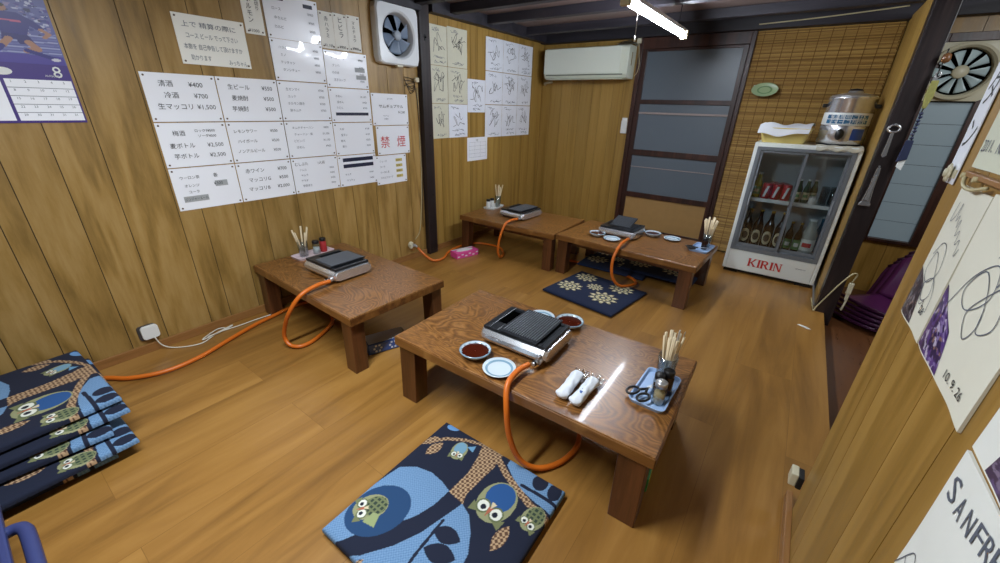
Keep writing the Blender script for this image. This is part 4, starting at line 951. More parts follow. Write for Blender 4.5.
# on top of the fridge
t = thing('plastic_basin', 'yellow plastic basin holding a white cloth on the left of the fridge top', 'basin', (-0.165, 4.53, Hh), 0.0)
mb = MB(); rings = [(rrect(.31, .20, .03), 0), (rrect(.38, .26, .04), .115), (rrect(.40, .28, .045), .118), (rrect(.40, .28, .045), .124), (rrect(.368, .248, .036), .122), (rrect(.30, .19, .026), .006)]
n = len(rings[0][0]); vs = [(x, y, z) for r_, z in rings for x, y in r_]
mb.add(vs, [tuple(reversed(range(n)))]+[(r_*n+k, r_*n+(k+1) % n, (r_+1)*n+(k+1) % n, (r_+1)*n+k) for r_ in range(5) for k in range(n)]+[tuple(5*n+k for k in range(n))])
mb.build('basin_body', plain('yellow_basin', '#d9c374', 0.4), t)
mb = MB()
def fcl(u, v):
    x = -0.17+u*.37; y = -.165+v*.29
    z = .148+.012*math.sin(6*u+3*v)+.008*math.sin(11*u-5*v)
    if v < .16: z -= (.16-v)*.42*(1+.35*math.sin(5*u))
    return (x-0.03*(1-v), y, z)
mb.grid(36, 26, fcl); mb.grid(36, 26, lambda u, v: tuple(np.array(fcl(u, v))-np.array([0, 0, .006])), flip=True)
o = mb.build('folded_cloth', M['white_cloth'], loc=(-0.165, 4.53, Hh)); tag(o, 'crumpled white cloth draped over the yellow basin on the fridge', 'cloth')
mb = MB()
def fc2(u, v):
    x = .085+u*.30; y = .0+v*.40; z = Hh+.003+.002*math.sin(20*u)
    if v < .06: y = -.012; z = Hh-.03*(1-v/.06)-.008*math.sin(17*u)
    return (x, y, z)
mb.grid(36, 33, fc2); mb.grid(36, 33, lambda u, v: tuple(np.array(fc2(u, v))+np.array([0, -.0015 if v < .06 else 0, .005])))
o = mb.build('top_cloth', plain('cream_cloth', '#c4c1b2', 0.85, bump=.4, nscale=50), loc=(0, 4.35, 0)); tag(o, 'cream cloth folded flat under the rice pot on the fridge top', 'cloth')
pot = thing('rice_pot', 'big stainless rice warmer with blue and white label on the right of the fridge top', 'pot', (0.225, 4.56, Hh+.008))
R = .158
mb = MB(); mb.lathe([(R*.93, 0), (R*.96, .012), (R, .02), (R, .15), (R*.985, .155)], 48); mb.build('lower_body', M['chrome'], pot)
mb = MB(); mb.lathe([(R*1.0, .155), (R*1.006, .157), (R*1.006, .245), (R*1.0, .247)], 48, cap=False); mb.build('label_band', M['white_plastic'], pot)
mb = MB(); 
def cylmap(mb_, pts_faces, rr):
    pass
for k in range(-3, 4):
    for row in range(2):
        a = -PI/2+k*.27; rr = R*1.012
        mb.grid(3, 1, lambda u, v, a=a, row=row: (rr*math.cos(a+(u-.5)*.24), rr*math.sin(a+(u-.5)*.24), .166+row*.036+v*.030))
mb.build('blue_print', plain('pot_blue', '#1f5f86', 0.4), pot)
tm = MB(); tm.text('保温専用 ごはん', -.12, .0, .034, w=.25); tm.text('ジャー 二升炊き', -.12, -.036, .034, w=.25)
vs = []
for x, y, z in tm.v: a = -PI/2+x/R; vs.append(((R*1.018)*math.cos(a), (R*1.018)*math.sin(a), .205+y))
mb = MB(); mb.add(vs, tm.f); mb.build('label_text', M['white_plastic'], pot)
mb = MB(); mb.lathe([(R*.985, .247), (R, .25), (R, .345), (R*1.03, .35), (R*1.03, .362), (R*.99, .366)], 48, cap=False); mb.build('upper_body', M['chrome'], pot)
mb = MB(); mb.lathe([(R*1.0, .364), (R*.9, .378), (R*.5, .392), (.05, .398), (.05, .404), (.042, .412), (.001, .413)], 40); mb.build('lid', M['steel'], pot)
mb = MB(); mb.tube([(-.045, 0, .400), (-.035, 0, .418), (0, 0, .422), (.035, 0, .418), (.045, 0, .400)], .008, 8); mb.build('lid_handle', M['black_plastic'], pot)
for s in (-1, 1):
    mb = MB(); mb.box((s*(R+.012), 0, .30), (.035, .10, .03)); mb.build('side_handle', M['black_plastic'], pot, bevel=.008)
mb = MB(); mb.lathe([(.030, 0), (.034, .012), (.026, .022), (.001, .024)], 20, X=T((-.02, -R+.004, .085), (PI/2, 0, 0), (.85, 1.25, 1))); mb.build('control_knob', M['black_plastic'], pot)
mb = MB(); mb.grid(8, 4, lambda u, v: ((R+.002)*math.cos(-PI/2+.35+u*.62), (R+.002)*math.sin(-PI/2+.35+u*.62), .045+v*.085)); mb.build('blue_sticker', plain('sticker_blue', '#2a4fa0', 0.35), pot)
mb = MB(); mb.lathe([(R*.945, -.004), (R*.965, .004), (R*.965, .016)], 40); mb.build('foot_ring', M['black_plastic'], pot)

# green leaf-shaped dish fixed to the screen
t = thing('green_dish', 'pale green fish shaped dish hung on the bamboo screen above the fridge basin', 'dish', (-0.445, 4.905, 1.66))
mb = MB(); mb.lathe([(.001, 0), (.075, .002), (.10, .012), (.103, .018), (.097, .016), (.07, .008), (.03, .006), (.001, .0055)], 40, X=T((0, 0, 0), (PI/2-.35, 0, 0), (1.08, .62, 1))); mb.build('dish_body', plain('green_glaze', '#9fb68a', 0.3, coat=.4), t)
mb = MB(); mb.lathe([(.045, .0075), (.052, .009), (.058, .0082)], 30, cap=False, X=T((0, -.001, 0), (PI/2-.35, 0, 0), (1.08, .62, 1))); mb.build('glaze_ring', plain('green_ring', '#6f9263', 0.3), t)
mb = MB(); mb.prism([(-.105, .02), (-.072, .032), (-.065, .048), (-.10, .045)], -.02, -.012, X=T((0, 0, 0), (PI/2, 0, 0))); mb.build('hanging_tab', M['white_plastic'], t)

# ================================================================== AIR CONDITIONER, SWITCH, LAMP
ac = thing('air_conditioner', 'cream wall air conditioner high in the far left corner', 'air conditioner', (-2.285, BY, 1.77))
w = .52
prof = [(0, 0.0), (-.17, 0.0), (-.20, .012), (-.215, .04), (-.222, .08), (-.222, .30), (-.205, .318), (-.18, .325), (0, .325)]
mb = MB(); n = len(prof); vs = [(-w, y, z) for y, z in prof]+[(w, y, z) for y, z in prof]
mb.add(vs, [tuple(reversed(range(n))), tuple(range(n, 2*n))]+[(i, (i+1) % n, n+(i+1) % n, n+i) for i in range(n)]); mb.build('housing', M['ac_plastic'], ac, bevel=.008, seg=3)
mb = MB(); mb.bx(-w+.002, w-.09, -.2265, -.222, .055, .312); mb.build('front_panel', plain('ac_panel', '#dde3d6', .3), ac, bevel=.002)
mb = MB(); mb.bx(-w+.03, w-.05, -.2235, -.20, .036, .046); mb.build('outlet_slot', plain('ac_shadow', '#6f7468', .6), ac)
mb = MB(); mb.bx(-w+.03, w-.05, -.212, -.10, -.006, .002); mb.build('louvre', M['ac_plastic'], ac, bevel=.002)
mb = MB(); mb.bx(w-.006, w+.002, -.13, -.11, .13, .26); mb.build('side_vent', plain('ac_brown', '#8f7b4d', .6), ac)
mb = MB(); mb.tube(spline([(-w+.03, -.05, -.02), (-w-.04, -.05, -.03), (-w-.09, -.03, -.04), (-w-.10, .01, -.05)], 6), .014, 8); mb.build('pipe', M['cream_plastic'], ac)
mb = MB()
def fb(u, v):
    x = -1.93+u*.20; y = 4.74+v*.19; return (x, y, 2.105+.035*math.sin(u*PI)*math.sin(v*PI)+.012*math.sin(13*u+3)*math.sin(11*v))
mb.grid(20, 20, fb); o = mb.build('plastic_bag', bpy.data.materials['clear_film']); tag(o, 'clear crumpled plastic bag lying on the right end of the air conditioner', 'bag')
t = thing('remote_holder', 'white air conditioner remote in its holder on the back wall left of the door', 'remote', (-1.785, BY, 1.28))
mb = MB(); mb.bx(-.036, .036, -.024, 0, -.085, .06); mb.build('holder', M['white_plastic'], t, bevel=.006)
mb = MB(); mb.bx(-.030, .030, -.020, -.006, -.05, .088); mb.bx(-.018, .018, -.0255, -.024, -.05, -.045); mb.build('remote_body', plain('remote_white', '#e6e8e6', .3), t, bevel=.005)
lamp = thing('fluorescent_lamp', 'bare white fluorescent tube lamp hanging under the ceiling over the tables', 'lamp', (-1.05, 3.33, 2.03))
mb = MB(); mb.bx(-.018, .018, -.70, .70, .022, .050); mb.build('fixture_body', M['white_plastic'], lamp, bevel=.004)
for y in (-.48, .48):
    mb = MB(); mb.cyl((0, y, .048), (0, y, .24), .004, n=8); mb.build('hanger', M['dark_beam'], lamp)
mb = MB(); mb.cyl((0, -.665, 0), (0, .665, 0), .019, n=20); mb.build('glowing_tube', emitter('tube_glow', '#eaf3ff', 84), lamp)
for s in (-1, 1):
    mb = MB(); mb.bx(-.028, .028, min(s*.665, s*.705), max(s*.665, s*.705), -.025, .04); mb.build('lamp_socket', plain('socket_ivory', '#cfc29a', .5) if s < 0 else bpy.data.materials['socket_ivory'], lamp, bevel=.004)
mb = MB(); mb.tube([(.03, -.55, .05), (.032, -.55, -.05), (.034, -.548, -.16)], .0018, 6); mb.cyl((.034, -.548, -.16), (.034, -.548, -.19), .006); mb.build('pull_cord', M['white_cord'], lamp)
t = thing('cord_switch', 'small cream cord switch box hanging on a cable beside the air conditioner', 'switch', (-1.735, BY-.045, 2.14))
mb = MB(); mb.box((0, 0, 0), (.045, .03, .05)); mb.build('switch_box', M['cream_plastic'], t, bevel=.004)
mb = MB(); mb.tube(spline([(0, 0, -.02), (.012, .005, -.12), (.03, .008, -.22), (.02, .01, -.30), (-.01, .012, -.34)], 8), .004, 6); mb.tube([(0, 0, .02), (.0, -.0, .04)], .004, 6); mb.build('cable', M['cream_cord'], t)
# fridge fill, then the added fixture for the rear fill, out of view
area('fridge_fill', (0.018, 4.43, 1.15), (0, 0, 0), 0.5, 0.04, 0.9, (0.85, 0.93, 1.0))  # added to brighten the fridge interior
l2 = thing('fluorescent_lamp', 'added unseen tube lamp fixture above the near end of the room', 'lamp', (-1.25, .35, 2.16))
mb = MB(); mb.bx(-.04, .04, -.70, .70, .0, .03); mb.build('fixture_body', M['white_plastic'], l2)
# cable along the back beam
hose('ceiling_cable', 'grey cable clipped along the dark beam above the bamboo screen', [(-.62, 4.83, 2.20), (-.2, 4.828, 2.215), (.15, 4.828, 2.235), (.38, 4.826, 2.25)], .005, 'cream_cord', 'cable', 6)

# ================================================================== EXHAUST FANS
fan = thing('wall_exhaust_fan', 'white square exhaust fan with grey blades high on the left wall by the post', 'fan', (WX, 2.53, 1.955))
X90 = T(rot=(PI/2, 0, PI/2))     # local X -> +y, local Y -> +z, local Z -> +x
mb = MB(); mb.X = X90
S = .215
outer = rrect(2*S, 2*S, .035, 6); n = len(outer)
ns = 48
def ringpts(r, z): return [(r*math.cos(2*PI*k/ns), r*math.sin(2*PI*k/ns), z) for k in range(ns)]
sq = []
for k in range(ns):
    a = 2*PI*k/ns; c, s_ = math.cos(a), math.sin(a); mm = max(abs(c), abs(s_)); q = min(S/mm, S*1.33); sq.append((c*q, s_*q))
vs = [(x, y, .0) for x, y in sq]+[(x, y, .055) for x, y in sq]+[(x*.95, y*.95, .07) for x, y in sq]+ringpts(.172, .072)+ringpts(.158, .060)+ringpts(.145, .0)
mb.add(vs, [(r_*ns+k, r_*ns+(k+1) % ns, (r_+1)*ns+(k+1) % ns, (r_+1)*ns+k) for r_ in range(5) for k in range(ns)], 0, None, False)
mb.build('housing', plain('fan_white', '#e2e7ea', .3), fan)
mb = MB(); mb.X = X90; mb.lathe([(.001, .001), (.146, .001)], 40); mb.build('opening', M['rubber'], fan)
for k in range(6):
    mb = MB(); mb.X = X90 @ T(rot=(0, 0, 2*PI*k/6+.2))
    mb.grid(6, 6, lambda u, v: ((.035+u*.10)*math.cos((v-.5)*.80+.15*u), (.035+u*.10)*math.sin((v-.5)*.80+.15*u), .034+(v-.5)*.034)); 
    b_ = mb.build('fan_blade', plain('fan_blade_grey', '#7e8ea3', .35) if k == 0 else bpy.data.materials['fan_blade_grey'], fan)
    sd = b_.modifiers.new('thick', 'SOLIDIFY'); sd.thickness = .002
mb = MB(); mb.X = X90; mb.lathe([(.036, .02), (.036, .052), (.030, .060), (.001, .062)], 28); mb.build('hub', plain('hub_grey', '#aab6c2', .3), fan)
mb = MB(); mb.X = X90; mb.box((0, -S-.006, .045), (.06, .014, .03)); mb.build('pull_tab', M['cream_plastic'], fan, bevel=.003)
fan2 = thing('window_exhaust_fan', 'cream round exhaust fan with pale blades in the far entrance window', 'fan', (.825, BY-.045, 1.79))
XF = T(rot=(PI/2, 0, 0))
mb = MB(); mb.X = XF; S2 = .205; sq = []
for k in range(ns):
    a = 2*PI*k/ns; c, s_ = math.cos(a), math.sin(a); mm = max(abs(c), abs(s_)); q = min(S2/mm, S2*1.30); sq.append((c*q, s_*q))
vs = [(x, y, -.02) for x, y in sq]+[(x, y, .015) for x, y in sq]+ringpts(.20, .018)+ringpts(.196, .06)+ringpts(.178, .065)+ringpts(.165, .04)+ringpts(.162, -.02)
mb.add(vs, [(r_*ns+k, r_*ns+(k+1) % ns, (r_+1)*ns+(k+1) % ns, (r_+1)*ns+k) for r_ in range(6) for k in range(ns)])
mb.build('housing', M['cream_plastic'], fan2)
mb = MB(); mb.X = XF; mb.lathe([(.001, -.015), (.164, -.015)], 40); mb.build('opening', M['rubber'], fan2)
for k in range(10):
    mb = MB(); mb.X = XF @ T(rot=(0, 0, 2*PI*k/10)); mb.grid(5, 4, lambda u, v: ((.045+u*.105)*math.cos((v-.5)*(.34+.12*u)), (.045+u*.105)*math.sin((v-.5)*(.34+.12*u)), .012+(v-.5)*.022))
    b_ = mb.build('fan_blade', plain('pale_blade', '#c6dbe0', .35) if k == 0 else bpy.data.materials['pale_blade'], fan2); sd = b_.modifiers.new('thick', 'SOLIDIFY'); sd.thickness = .002
mb = MB(); mb.X = XF; mb.lathe([(.046, -.005), (.046, .03), (.036, .036), (.014, .04), (.001, .041)], 28); mb.build('hub', M['cream_plastic'], fan2)

# junction block and wires by the post
t = thing('junction_block', 'small cream cable block with frayed black wires beside the post under the wall fan', 'junction', (WX, 2.735, 1.645))
mb = MB(); mb.box((.025, 0, 0), (.03, .04, .035)); mb.build('block', M['cream_plastic'], t, bevel=.004)
mb = MB()
random.seed(8)
for k in range(7):
    a = random.uniform(-.12, .0); mb.tube(spline([(.006, .0, -.005-.01*k), (.015, -.04+a*.3, .01-.02*k), (.01, -.09+a*.4, -.03+random.uniform(-.05, .05))], 5), .0025, 5)
mb.tube(spline([(.005, -.01, -.02), (.01, .012, -.2), (.006, .025, -.6), (.006, .022, -1.0), (.008, .0, -1.35)], 8), .003, 5); mb.build('loose_wires', M['rubber'], t)
hose('wall_cable', 'thin pale cable running down the left wall beside the dark post', [(WX+.006, 2.755, 1.58), (WX+.006, 2.755, 1.1), (WX+.006, 2.75, .75), (WX+.006, 2.70, .3), (WX+.008, 2.62, .19)], .004, 'cream_cord', 'cable', 6)
# ================================================================== SHEETS ON THE LEFT WALL
def LW(y, z): return y*1.0103, 1.45+(z-1.45)*1.0103
XL = T(rot=(PI/2, 0, PI/2))
def wall_sheet(name, label, cat, y0, y1, z0, z1, draw, paper='paper', group=None, pins=True, off=0.0, mats=None, tilt=0.0):
    """sheet pinned to the left wall; draw(mb, w, h) writes on it in sheet coordinates, origin at the lower left"""
    (y0, z0), (y1, z1) = LW(y0, z0), LW(y1, z1); w, h = y1-y0, z1-z0
    mb = MB(); mb.X = XL
    # slightly wavy sheet
    fz = lambda u, v: (u*w, v*h, 0.0032+off+0.0012*math.sin(5*u+9*v))
    mb.grid(6, 6, fz); mb.add([(0, 0, off+.0005), (w, 0, off+.0005), (w, h, off+.0005), (0, h, off+.0005)], [(3, 2, 1, 0)])
    zi = 0.0050+off
    class D: pass
    d = D(); d.w, d.h = w, h
    d.t = lambda s, x, y, size, mi=1, **k: mb.text(s, x*w, y*h, size*h, mi, z=zi, **k)
    d.box = lambda x0, x1, y0_, y1_, mi=1: mb.add([(x0*w, y0_*h, zi-.0005), (x1*w, y0_*h, zi-.0005), (x1*w, y1_*h, zi-.0005), (x0*w, y1_*h, zi-.0005)], [(0, 1, 2, 3)], mi)
    d.rib = lambda pts, wd, mi=1: mb.ribbon([(x*w, y*h) for x, y in pts], wd, mi, z=zi)
    draw(d)
    o = mb.build(name, [M[paper], M['ink'], M['ink_grey'], M['ink_red'], M['navy_ink'], M['hl_grey'], M['hl_yellow']], loc=(WX, y0, z0)); o.rotation_euler[1] = 0
    if tilt: o.rotation_euler[0] = tilt
    tag(o, label, cat, group)
    if pins:
        for px, pz in ((.015, .015), (w-.015, .015), (.015, h-.015), (w-.015, h-.015)):
            p = MB(); p.cyl((0.003, px, pz), (0.009, px, pz), .0055, .004, 8); p.build('push_pin', plain('pin_brown', '#5a4636', .5) if 'pin_brown' not in bpy.data.materials else bpy.data.materials['pin_brown'], o)
    return o
def rows(items, xs=(.10, .92), size=.125, top=.74, step=.25, bold=0, mi=1):
    def f(d):
        for k, (a, b) in enumerate(items):
            y = top-k*step
            if a: d.t(a, xs[0]+(.03 if k % 2 else 0), y, size, mi, bold=0)
            if b: d.t(b, xs[1], y, size, mi, bold=0, align='r')
    return f
MS = 'laminated drink and food price sheets'
C0, C1, C2, C3, C4, C5 = .766, 1.122, 1.484, 1.852, 2.215, 2.60
zr = (1.568, 1.318, 1.070, .822); e = .003
def A3(d):
    d.t('ウーロン茶', .12, .74, .085, bold=0); d.t('各', .62, .74, .11, bold=0); d.t('オレンジ', .16, .55, .08, bold=0); d.t('コーラ', .20, .40, .08, bold=0)
    d.box(.62, .82, .50, .64, 5); d.t('¥300', .60, .54, .10, bold=0); d.box(.10, .47, .19, .33, 5); d.t('ジンジャーエール', .12, .23, .08, w=.12, bold=0)
def A2(d):
    d.t('梅酒', .20, .72, .13, bold=0); d.t('ロックﾁ¥500', .52, .79, .08, bold=0); d.t('ソーダ¥500', .55, .67, .08, bold=0)
    d.t('麦ボトル', .12, .44, .13, bold=0); d.t('¥2,500', .90, .44, .13, bold=0, align='r'); d.t('芋ボトル', .14, .20, .13, bold=0); d.t('¥2,500', .90, .20, .13, bold=0, align='r')
def A1(d):
    for k, (a, b, x) in enumerate((('清酒', '¥400', .20), ('冷酒', '¥700', .24), ('生マッコリ', '¥1,500', .12))):
        d.t(a, x, .74-.235*k, .14, bold=0); d.t(b, (.80, .84, .92)[k], .74-.235*k, .14, bold=0, align='r')
wall_sheet('menu_sheet', 'laminated sheet reading 清酒 冷酒 生マッコリ, top left of the price sheets', 'menu', C0+e, C1-e, zr[1]+e, zr[0], A1, group=MS)
wall_sheet('menu_sheet', 'laminated sheet reading 梅酒 麦ボトル 芋ボトル, directly below the 清酒 sheet', 'menu', C0+e, C1-e, zr[2]+e, zr[1]-e, A2, group=MS)
wall_sheet('menu_sheet', 'laminated sheet with grey highlighted soft drink lines, bottom left of the price sheets', 'menu', C0+e, C1-e, zr[3], zr[2]-e, A3, group=MS)
wall_sheet('menu_sheet', 'laminated sheet reading 生ビール 麦焼酎 芋焼酎, right of the 清酒 sheet', 'menu', C1+e, C2-e, zr[1]+e, zr[0], rows([('生ビール', '¥550'), ('麦焼酎', '¥500'), ('芋焼酎', '¥500')], (.16, .90), .13, .74, .25), group=MS)
wall_sheet('menu_sheet', 'laminated sheet of three sours and highballs at ¥500 each', 'menu', C1+e, C2-e, zr[2]+e, zr[1]-e, rows([('レモンサワー', '¥500'), ('ハイボール', '¥500'), ('ノンアルビール', '¥500')], (.10, .86), .10, .74, .25), group=MS)
wall_sheet('menu_sheet', 'laminated sheet reading 赤ワイン マッコリG マッコリB', 'menu', C1+e, C2-e, zr[3], zr[2]-e, rows([('赤ワイン', '¥700'), ('マッコリG', '¥500'), ('マッコリB', '¥2,000')], (.14, .90), .125, .74, .24), group=MS)
def small(items, extra=None, size=.082, top=.82, step=.18, xs=(.14, .90)):
    def f(d):
        for k, (a, b) in enumerate(items): d.t(a, xs[0]+.02*(k % 2), top-step*k, size, 2, bold=0); d.t(b, xs[1], top-step*k, size, 2, bold=0, align='r')
        if extra: extra(d)
    return f
def barsC(d): d.box(.10, .36, .86, .95, 4); d.box(.72, .90, .80, .89, 4)
zc = (2.06, 1.812, 1.568, 1.318, 1.070, .822)
wall_sheet('menu_sheet', 'glossy food sheet with two black bars, topmost of the third column', 'menu', C2+e, C3-e, zc[1]+.001, zc[0], small([('ロース', '¥900'), ('中カルビ', '¥900'), ('カルビ', '¥900')], barsC, top=.64, step=.2), group=MS)
wall_sheet('menu_sheet', 'food price sheet, second from the top of the third column', 'menu', C2+e, C3-e, zc[2]+e, zc[1]-.001, small([('ハラミ', '¥900'), ('ミノ', '¥800'), ('テッチャン', '¥800'), ('タンシチュー', '¥800')], top=.78), group=MS)
wall_sheet('menu_sheet', 'food price sheet, middle of the third column right of the 生ビール sheet', 'menu', C2+e, C3-e, zc[3]+e, zc[2]-e, small([('生センマイ', '¥700'), ('ユッケ', '¥700'), ('ホルモン焼き', '¥700'), ('豚キムチ', '¥700')], top=.78), group=MS)
def xC(d): d.t('むしぶた', .06, .80, .105, 1, bold=0); d.t('1人前', .55, .80, .10, 1, bold=0)
wall_sheet('menu_sheet', 'food price sheet of four lines, second from the bottom of the third column', 'menu', C2+e, C3-e, zc[4]+e, zc[3]-e, small([('キムチチャーハン', '¥800'), ('チャーハン・飯', '¥1,000'), ('ビビンバ', '¥1,100'), ('冷めん', '¥900')], top=.80), group=MS)
wall_sheet('menu_sheet', 'food price sheet with a handwritten heading, bottom of the third column', 'menu', C2+e, C3-e, zc[5], zc[4]-e, small([('ナムル', '¥400'), ('キムチ', '¥400'), ('サラダ', '¥400'), ('野菜焼き', '¥300')], xC, top=.64, step=.155, size=.075), group=MS)
zd = (1.785, 1.545, 1.304, 1.062, .822)
def xD1(d): d.box(.68, .93, .47, .60, 5); d.box(.70, .95, .26, .38, 5)
def xD2(d): d.box(.10, .92, .20, .29, 4)
def xD4(d): d.box(.12, .92, .80, .92, 4); d.box(.12, .92, .60, .72, 4)
wall_sheet('menu_sheet', 'food price sheet with two grey corrected prices, top of the fourth column', 'menu', C3+e, C4-e, zd[1]+e, zd[0], small([('テールスープ', '¥700'), ('クッパ', '¥700'), ('わかめ', '¥400'), ('玉子スープ', '¥400')], xD1, top=.78, step=.2), group=MS)
wall_sheet('menu_sheet', 'food price sheet crossed by one black bar in the fourth column', 'menu', C3+e, C4-e, zd[2]+e, zd[1]-e, small([('冷めん', '¥1,100'), ('温めん', '¥900'), ('うどん', '¥700')], xD2, top=.74, step=.17), group=MS)
wall_sheet('menu_sheet', 'food price sheet of four short lines between the single bar and double bar sheets', 'menu', C3+e, C4-e, zd[3]+e, zd[2]-e, small([('大辛', '¥100'), ('塩ダレ', '¥100'), ('飯大', '¥250'), ('飯小', '¥200')], top=.78, step=.18), group=MS)
wall_sheet('menu_sheet', 'food price sheet crossed by two black bars, bottom of the fourth column', 'menu', C3+e, C4-e, zd[4], zd[3]-e, small([('キムチ', '¥400'), ('サンチュ', '¥400')], xD4, top=.36, step=.2), group=MS)
def E1(d): d.t('おすすめ', .42, .82, .06, 2, bold=0); d.t('サムギョプサル', .18, .56, .12, 1, w=.26, bold=0); d.t('¥1,200', .90, .38, .11, 1, bold=0, align='r'); d.t('サンチュ', .28, .28, .06, 2); d.t('味噌付', .30, .18, .06, 2)
wall_sheet('menu_sheet', 'laminated sheet reading サムギョプサル above the no smoking sign', 'menu', 2.225, 2.605, 1.278, 1.522, E1, group=MS)
def E2(d): d.t('禁', .10, .28, .44, 3, bold=0); d.t('煙', .60, .28, .44, 3, bold=0)
wall_sheet('no_smoking_sign', 'white sign with large red characters 禁煙 near the dark post', 'sign', 2.245, 2.60, 1.040, 1.272, E2)
def E3(d):
    for k, s in enumerate(('ジュース', 'コーラ', 'ウーロン茶', 'カルピスソーダ')): d.t(s, .12, .78-.19*k, .08, 2, bold=0); d.box(.64, .86, .76-.19*k, .86-.19*k, 6); d.t('¥200', .66, .78-.19*k, .08, 1, bold=0)
wall_sheet('menu_sheet', 'price sheet with four yellow marked prices below the red 禁煙 sign', 'menu', 2.21, 2.545, .790, 1.033, E3, group=MS)
# hand-written notes
def note(d):
    for k, (s, x, y, w_) in enumerate((('上で 精算の際に', .10, .76, .30), ('コース ビール でって下さい', .13, .54, .29), ('本数を 自己申告して頂けますか', .07, .32, .33), ('助かります', .13, .10, .11), ('みっちゃん', .66, .05, .11))): d.t(s, x, y, .125, 2, w=w_*.92, bold=.0)
wall_sheet('handwritten_note', 'cream handwritten note of four lines right of the calendar above the price sheets', 'note', .983, 1.345, 1.622, 1.868, note, 'paper_dull', tilt=.0)
def strip(chars, price, extra=None):
    def f(d):
        n = len(chars)
        for k, c in enumerate(chars): d.t(c, .5, .76-k*(.60/n), .62/n*.92, 1, bold=0, align='c')
        if price: d.t(price, .5, .05, .11, 1, bold=0, align='c')
    return f
y_, w_ = 1.358, .118
def vn(d):
    for k, c in enumerate('ホルモン'): d.t(c, .36, .50-k*.125+.10, .12, 1, bold=0, align='c')
    for k, c in enumerate('特上切り'): d.t(c, .78, .62-k*.085+.10, .085, 1, bold=0, align='c')
    d.t('¥1000', .42, .04, .085, 1, bold=0, align='c')
wall_sheet('handwritten_strip', 'white vertical strip with brushed ホルモン left of the glossy third column', 'note', 1.357, 1.470, 1.817, 2.10, vn, 'paper_shikishi' if False else 'paper_dull')
HS = 'three vertical dish strips'
wall_sheet('handwritten_strip', 'vertical strip reading 赤ハラミ, left of three under the ceiling by the fan', 'note', 1.853, 1.960, 1.795, 2.018, strip('赤ハラミ', '¥1,100'), 'paper_dull', HS)
wall_sheet('handwritten_strip', 'vertical strip reading ヒビラ, middle of three under the ceiling by the fan', 'note', 1.963, 2.070, 1.795, 2.022, strip('ヒビラ', '¥900'), 'paper_dull', HS)
wall_sheet('handwritten_strip', 'vertical strip reading マルチョウ, right of three under the ceiling by the fan', 'note', 2.073, 2.180, 1.797, 2.027, strip('マルチョウ', '¥900'), 'paper_dull', HS)

# signatures
def scribble(rnd, x0, x1, y0, y1, loops=5):
    pts = []; x = x0
    for k in range(loops*3):
        u = k/(loops*3-1); pts.append((x0+(x1-x0)*(.12+.76*u)+rnd.uniform(-.16, .16)*(x1-x0), (y0+y1)/2+rnd.uniform(-.5, .5)*(y1-y0)))
    return spline(pts, 5)
def sign(seed, style=0):
    def f(d):
        rnd = random.Random(seed); a = d.h/d.w
        for k in range(rnd.choice((1, 2))): d.rib(scribble(rnd, .12, .88, .32+.25*k, .70+.15*k, rnd.choice((3, 4, 5))), .0040)
        d.rib(scribble(rnd, .30, .75, .40, .85, 2), .0034)
        d.rib(scribble(rnd, .10, .60, .84, .94, 5), .0024, 2); d.rib(scribble(rnd, .2, .9, .05, .14, 6), .0024, 2)
        if rnd.random() < .5: d.rib(scribble(rnd, .15, .85, .18, .26, 6), .0022, 2)
    return f
SG = 'autograph boards on the left wall'
zrow = (2.098, 1.778, 1.457, 1.142); k = 0
for r in range(3):
    for c, (a, b, tn) in enumerate(((2.898, 3.125, .0), (3.132, 3.412, 0))):
        nm = ('upper', 'middle', 'lower')[r]; side = ('left', 'right')[c]
        o = wall_sheet('autograph_board', '%s autograph board with black scribbles, %s row %s column of the six beside the post' % ('cream' if not (r == 2 and c == 1) else 'white', nm, side), 'autograph', a, b, zrow[r+1]+.004, zrow[r]+(.012*c if r == 0 else 0), sign(10+k), 'paper_cream' if not (r == 2 and c == 1) else 'paper_shikishi', SG, pins=False, off=.003); k += 1
for r in range(3):
    for c, (a, b) in enumerate(((3.712, 4.022), (4.028, 4.325), (4.331, 4.62))):
        z1 = (2.105, 1.79, 1.462)[r]; z0 = (1.796, 1.468, 1.128)[r]
        wall_sheet('autograph_board', 'white autograph board with black scribbles, %s row %s column of the nine near the corner' % (('upper', 'middle', 'lower')[r], ('left', 'centre', 'right')[c]), 'autograph', a, b, z0, z1, sign(40+k), 'paper_shikishi', SG, pins=False, off=.003); k += 1
wall_sheet('autograph_board', 'white autograph board alone in the gap between the two blocks of boards', 'autograph', 3.418, 3.706, 1.385, 1.698, sign(77), 'paper_shikishi', SG, pins=False, off=.003)
def grid_note(d):
    for k in range(5): d.rib([(.08, .15+.16*k), (.92, .15+.16*k)], .0014, 2)
    for k in range(4): d.rib([(.08+.28*k, .15), (.08+.28*k, .79)], .0014, 2)
    d.t('予定', .40, .84, .09, 1)
wall_sheet('ruled_notice', 'small white ruled notice under the lone autograph board', 'notice', 3.412, 3.758, .892, 1.135, grid_note, 'paper', pins=False)

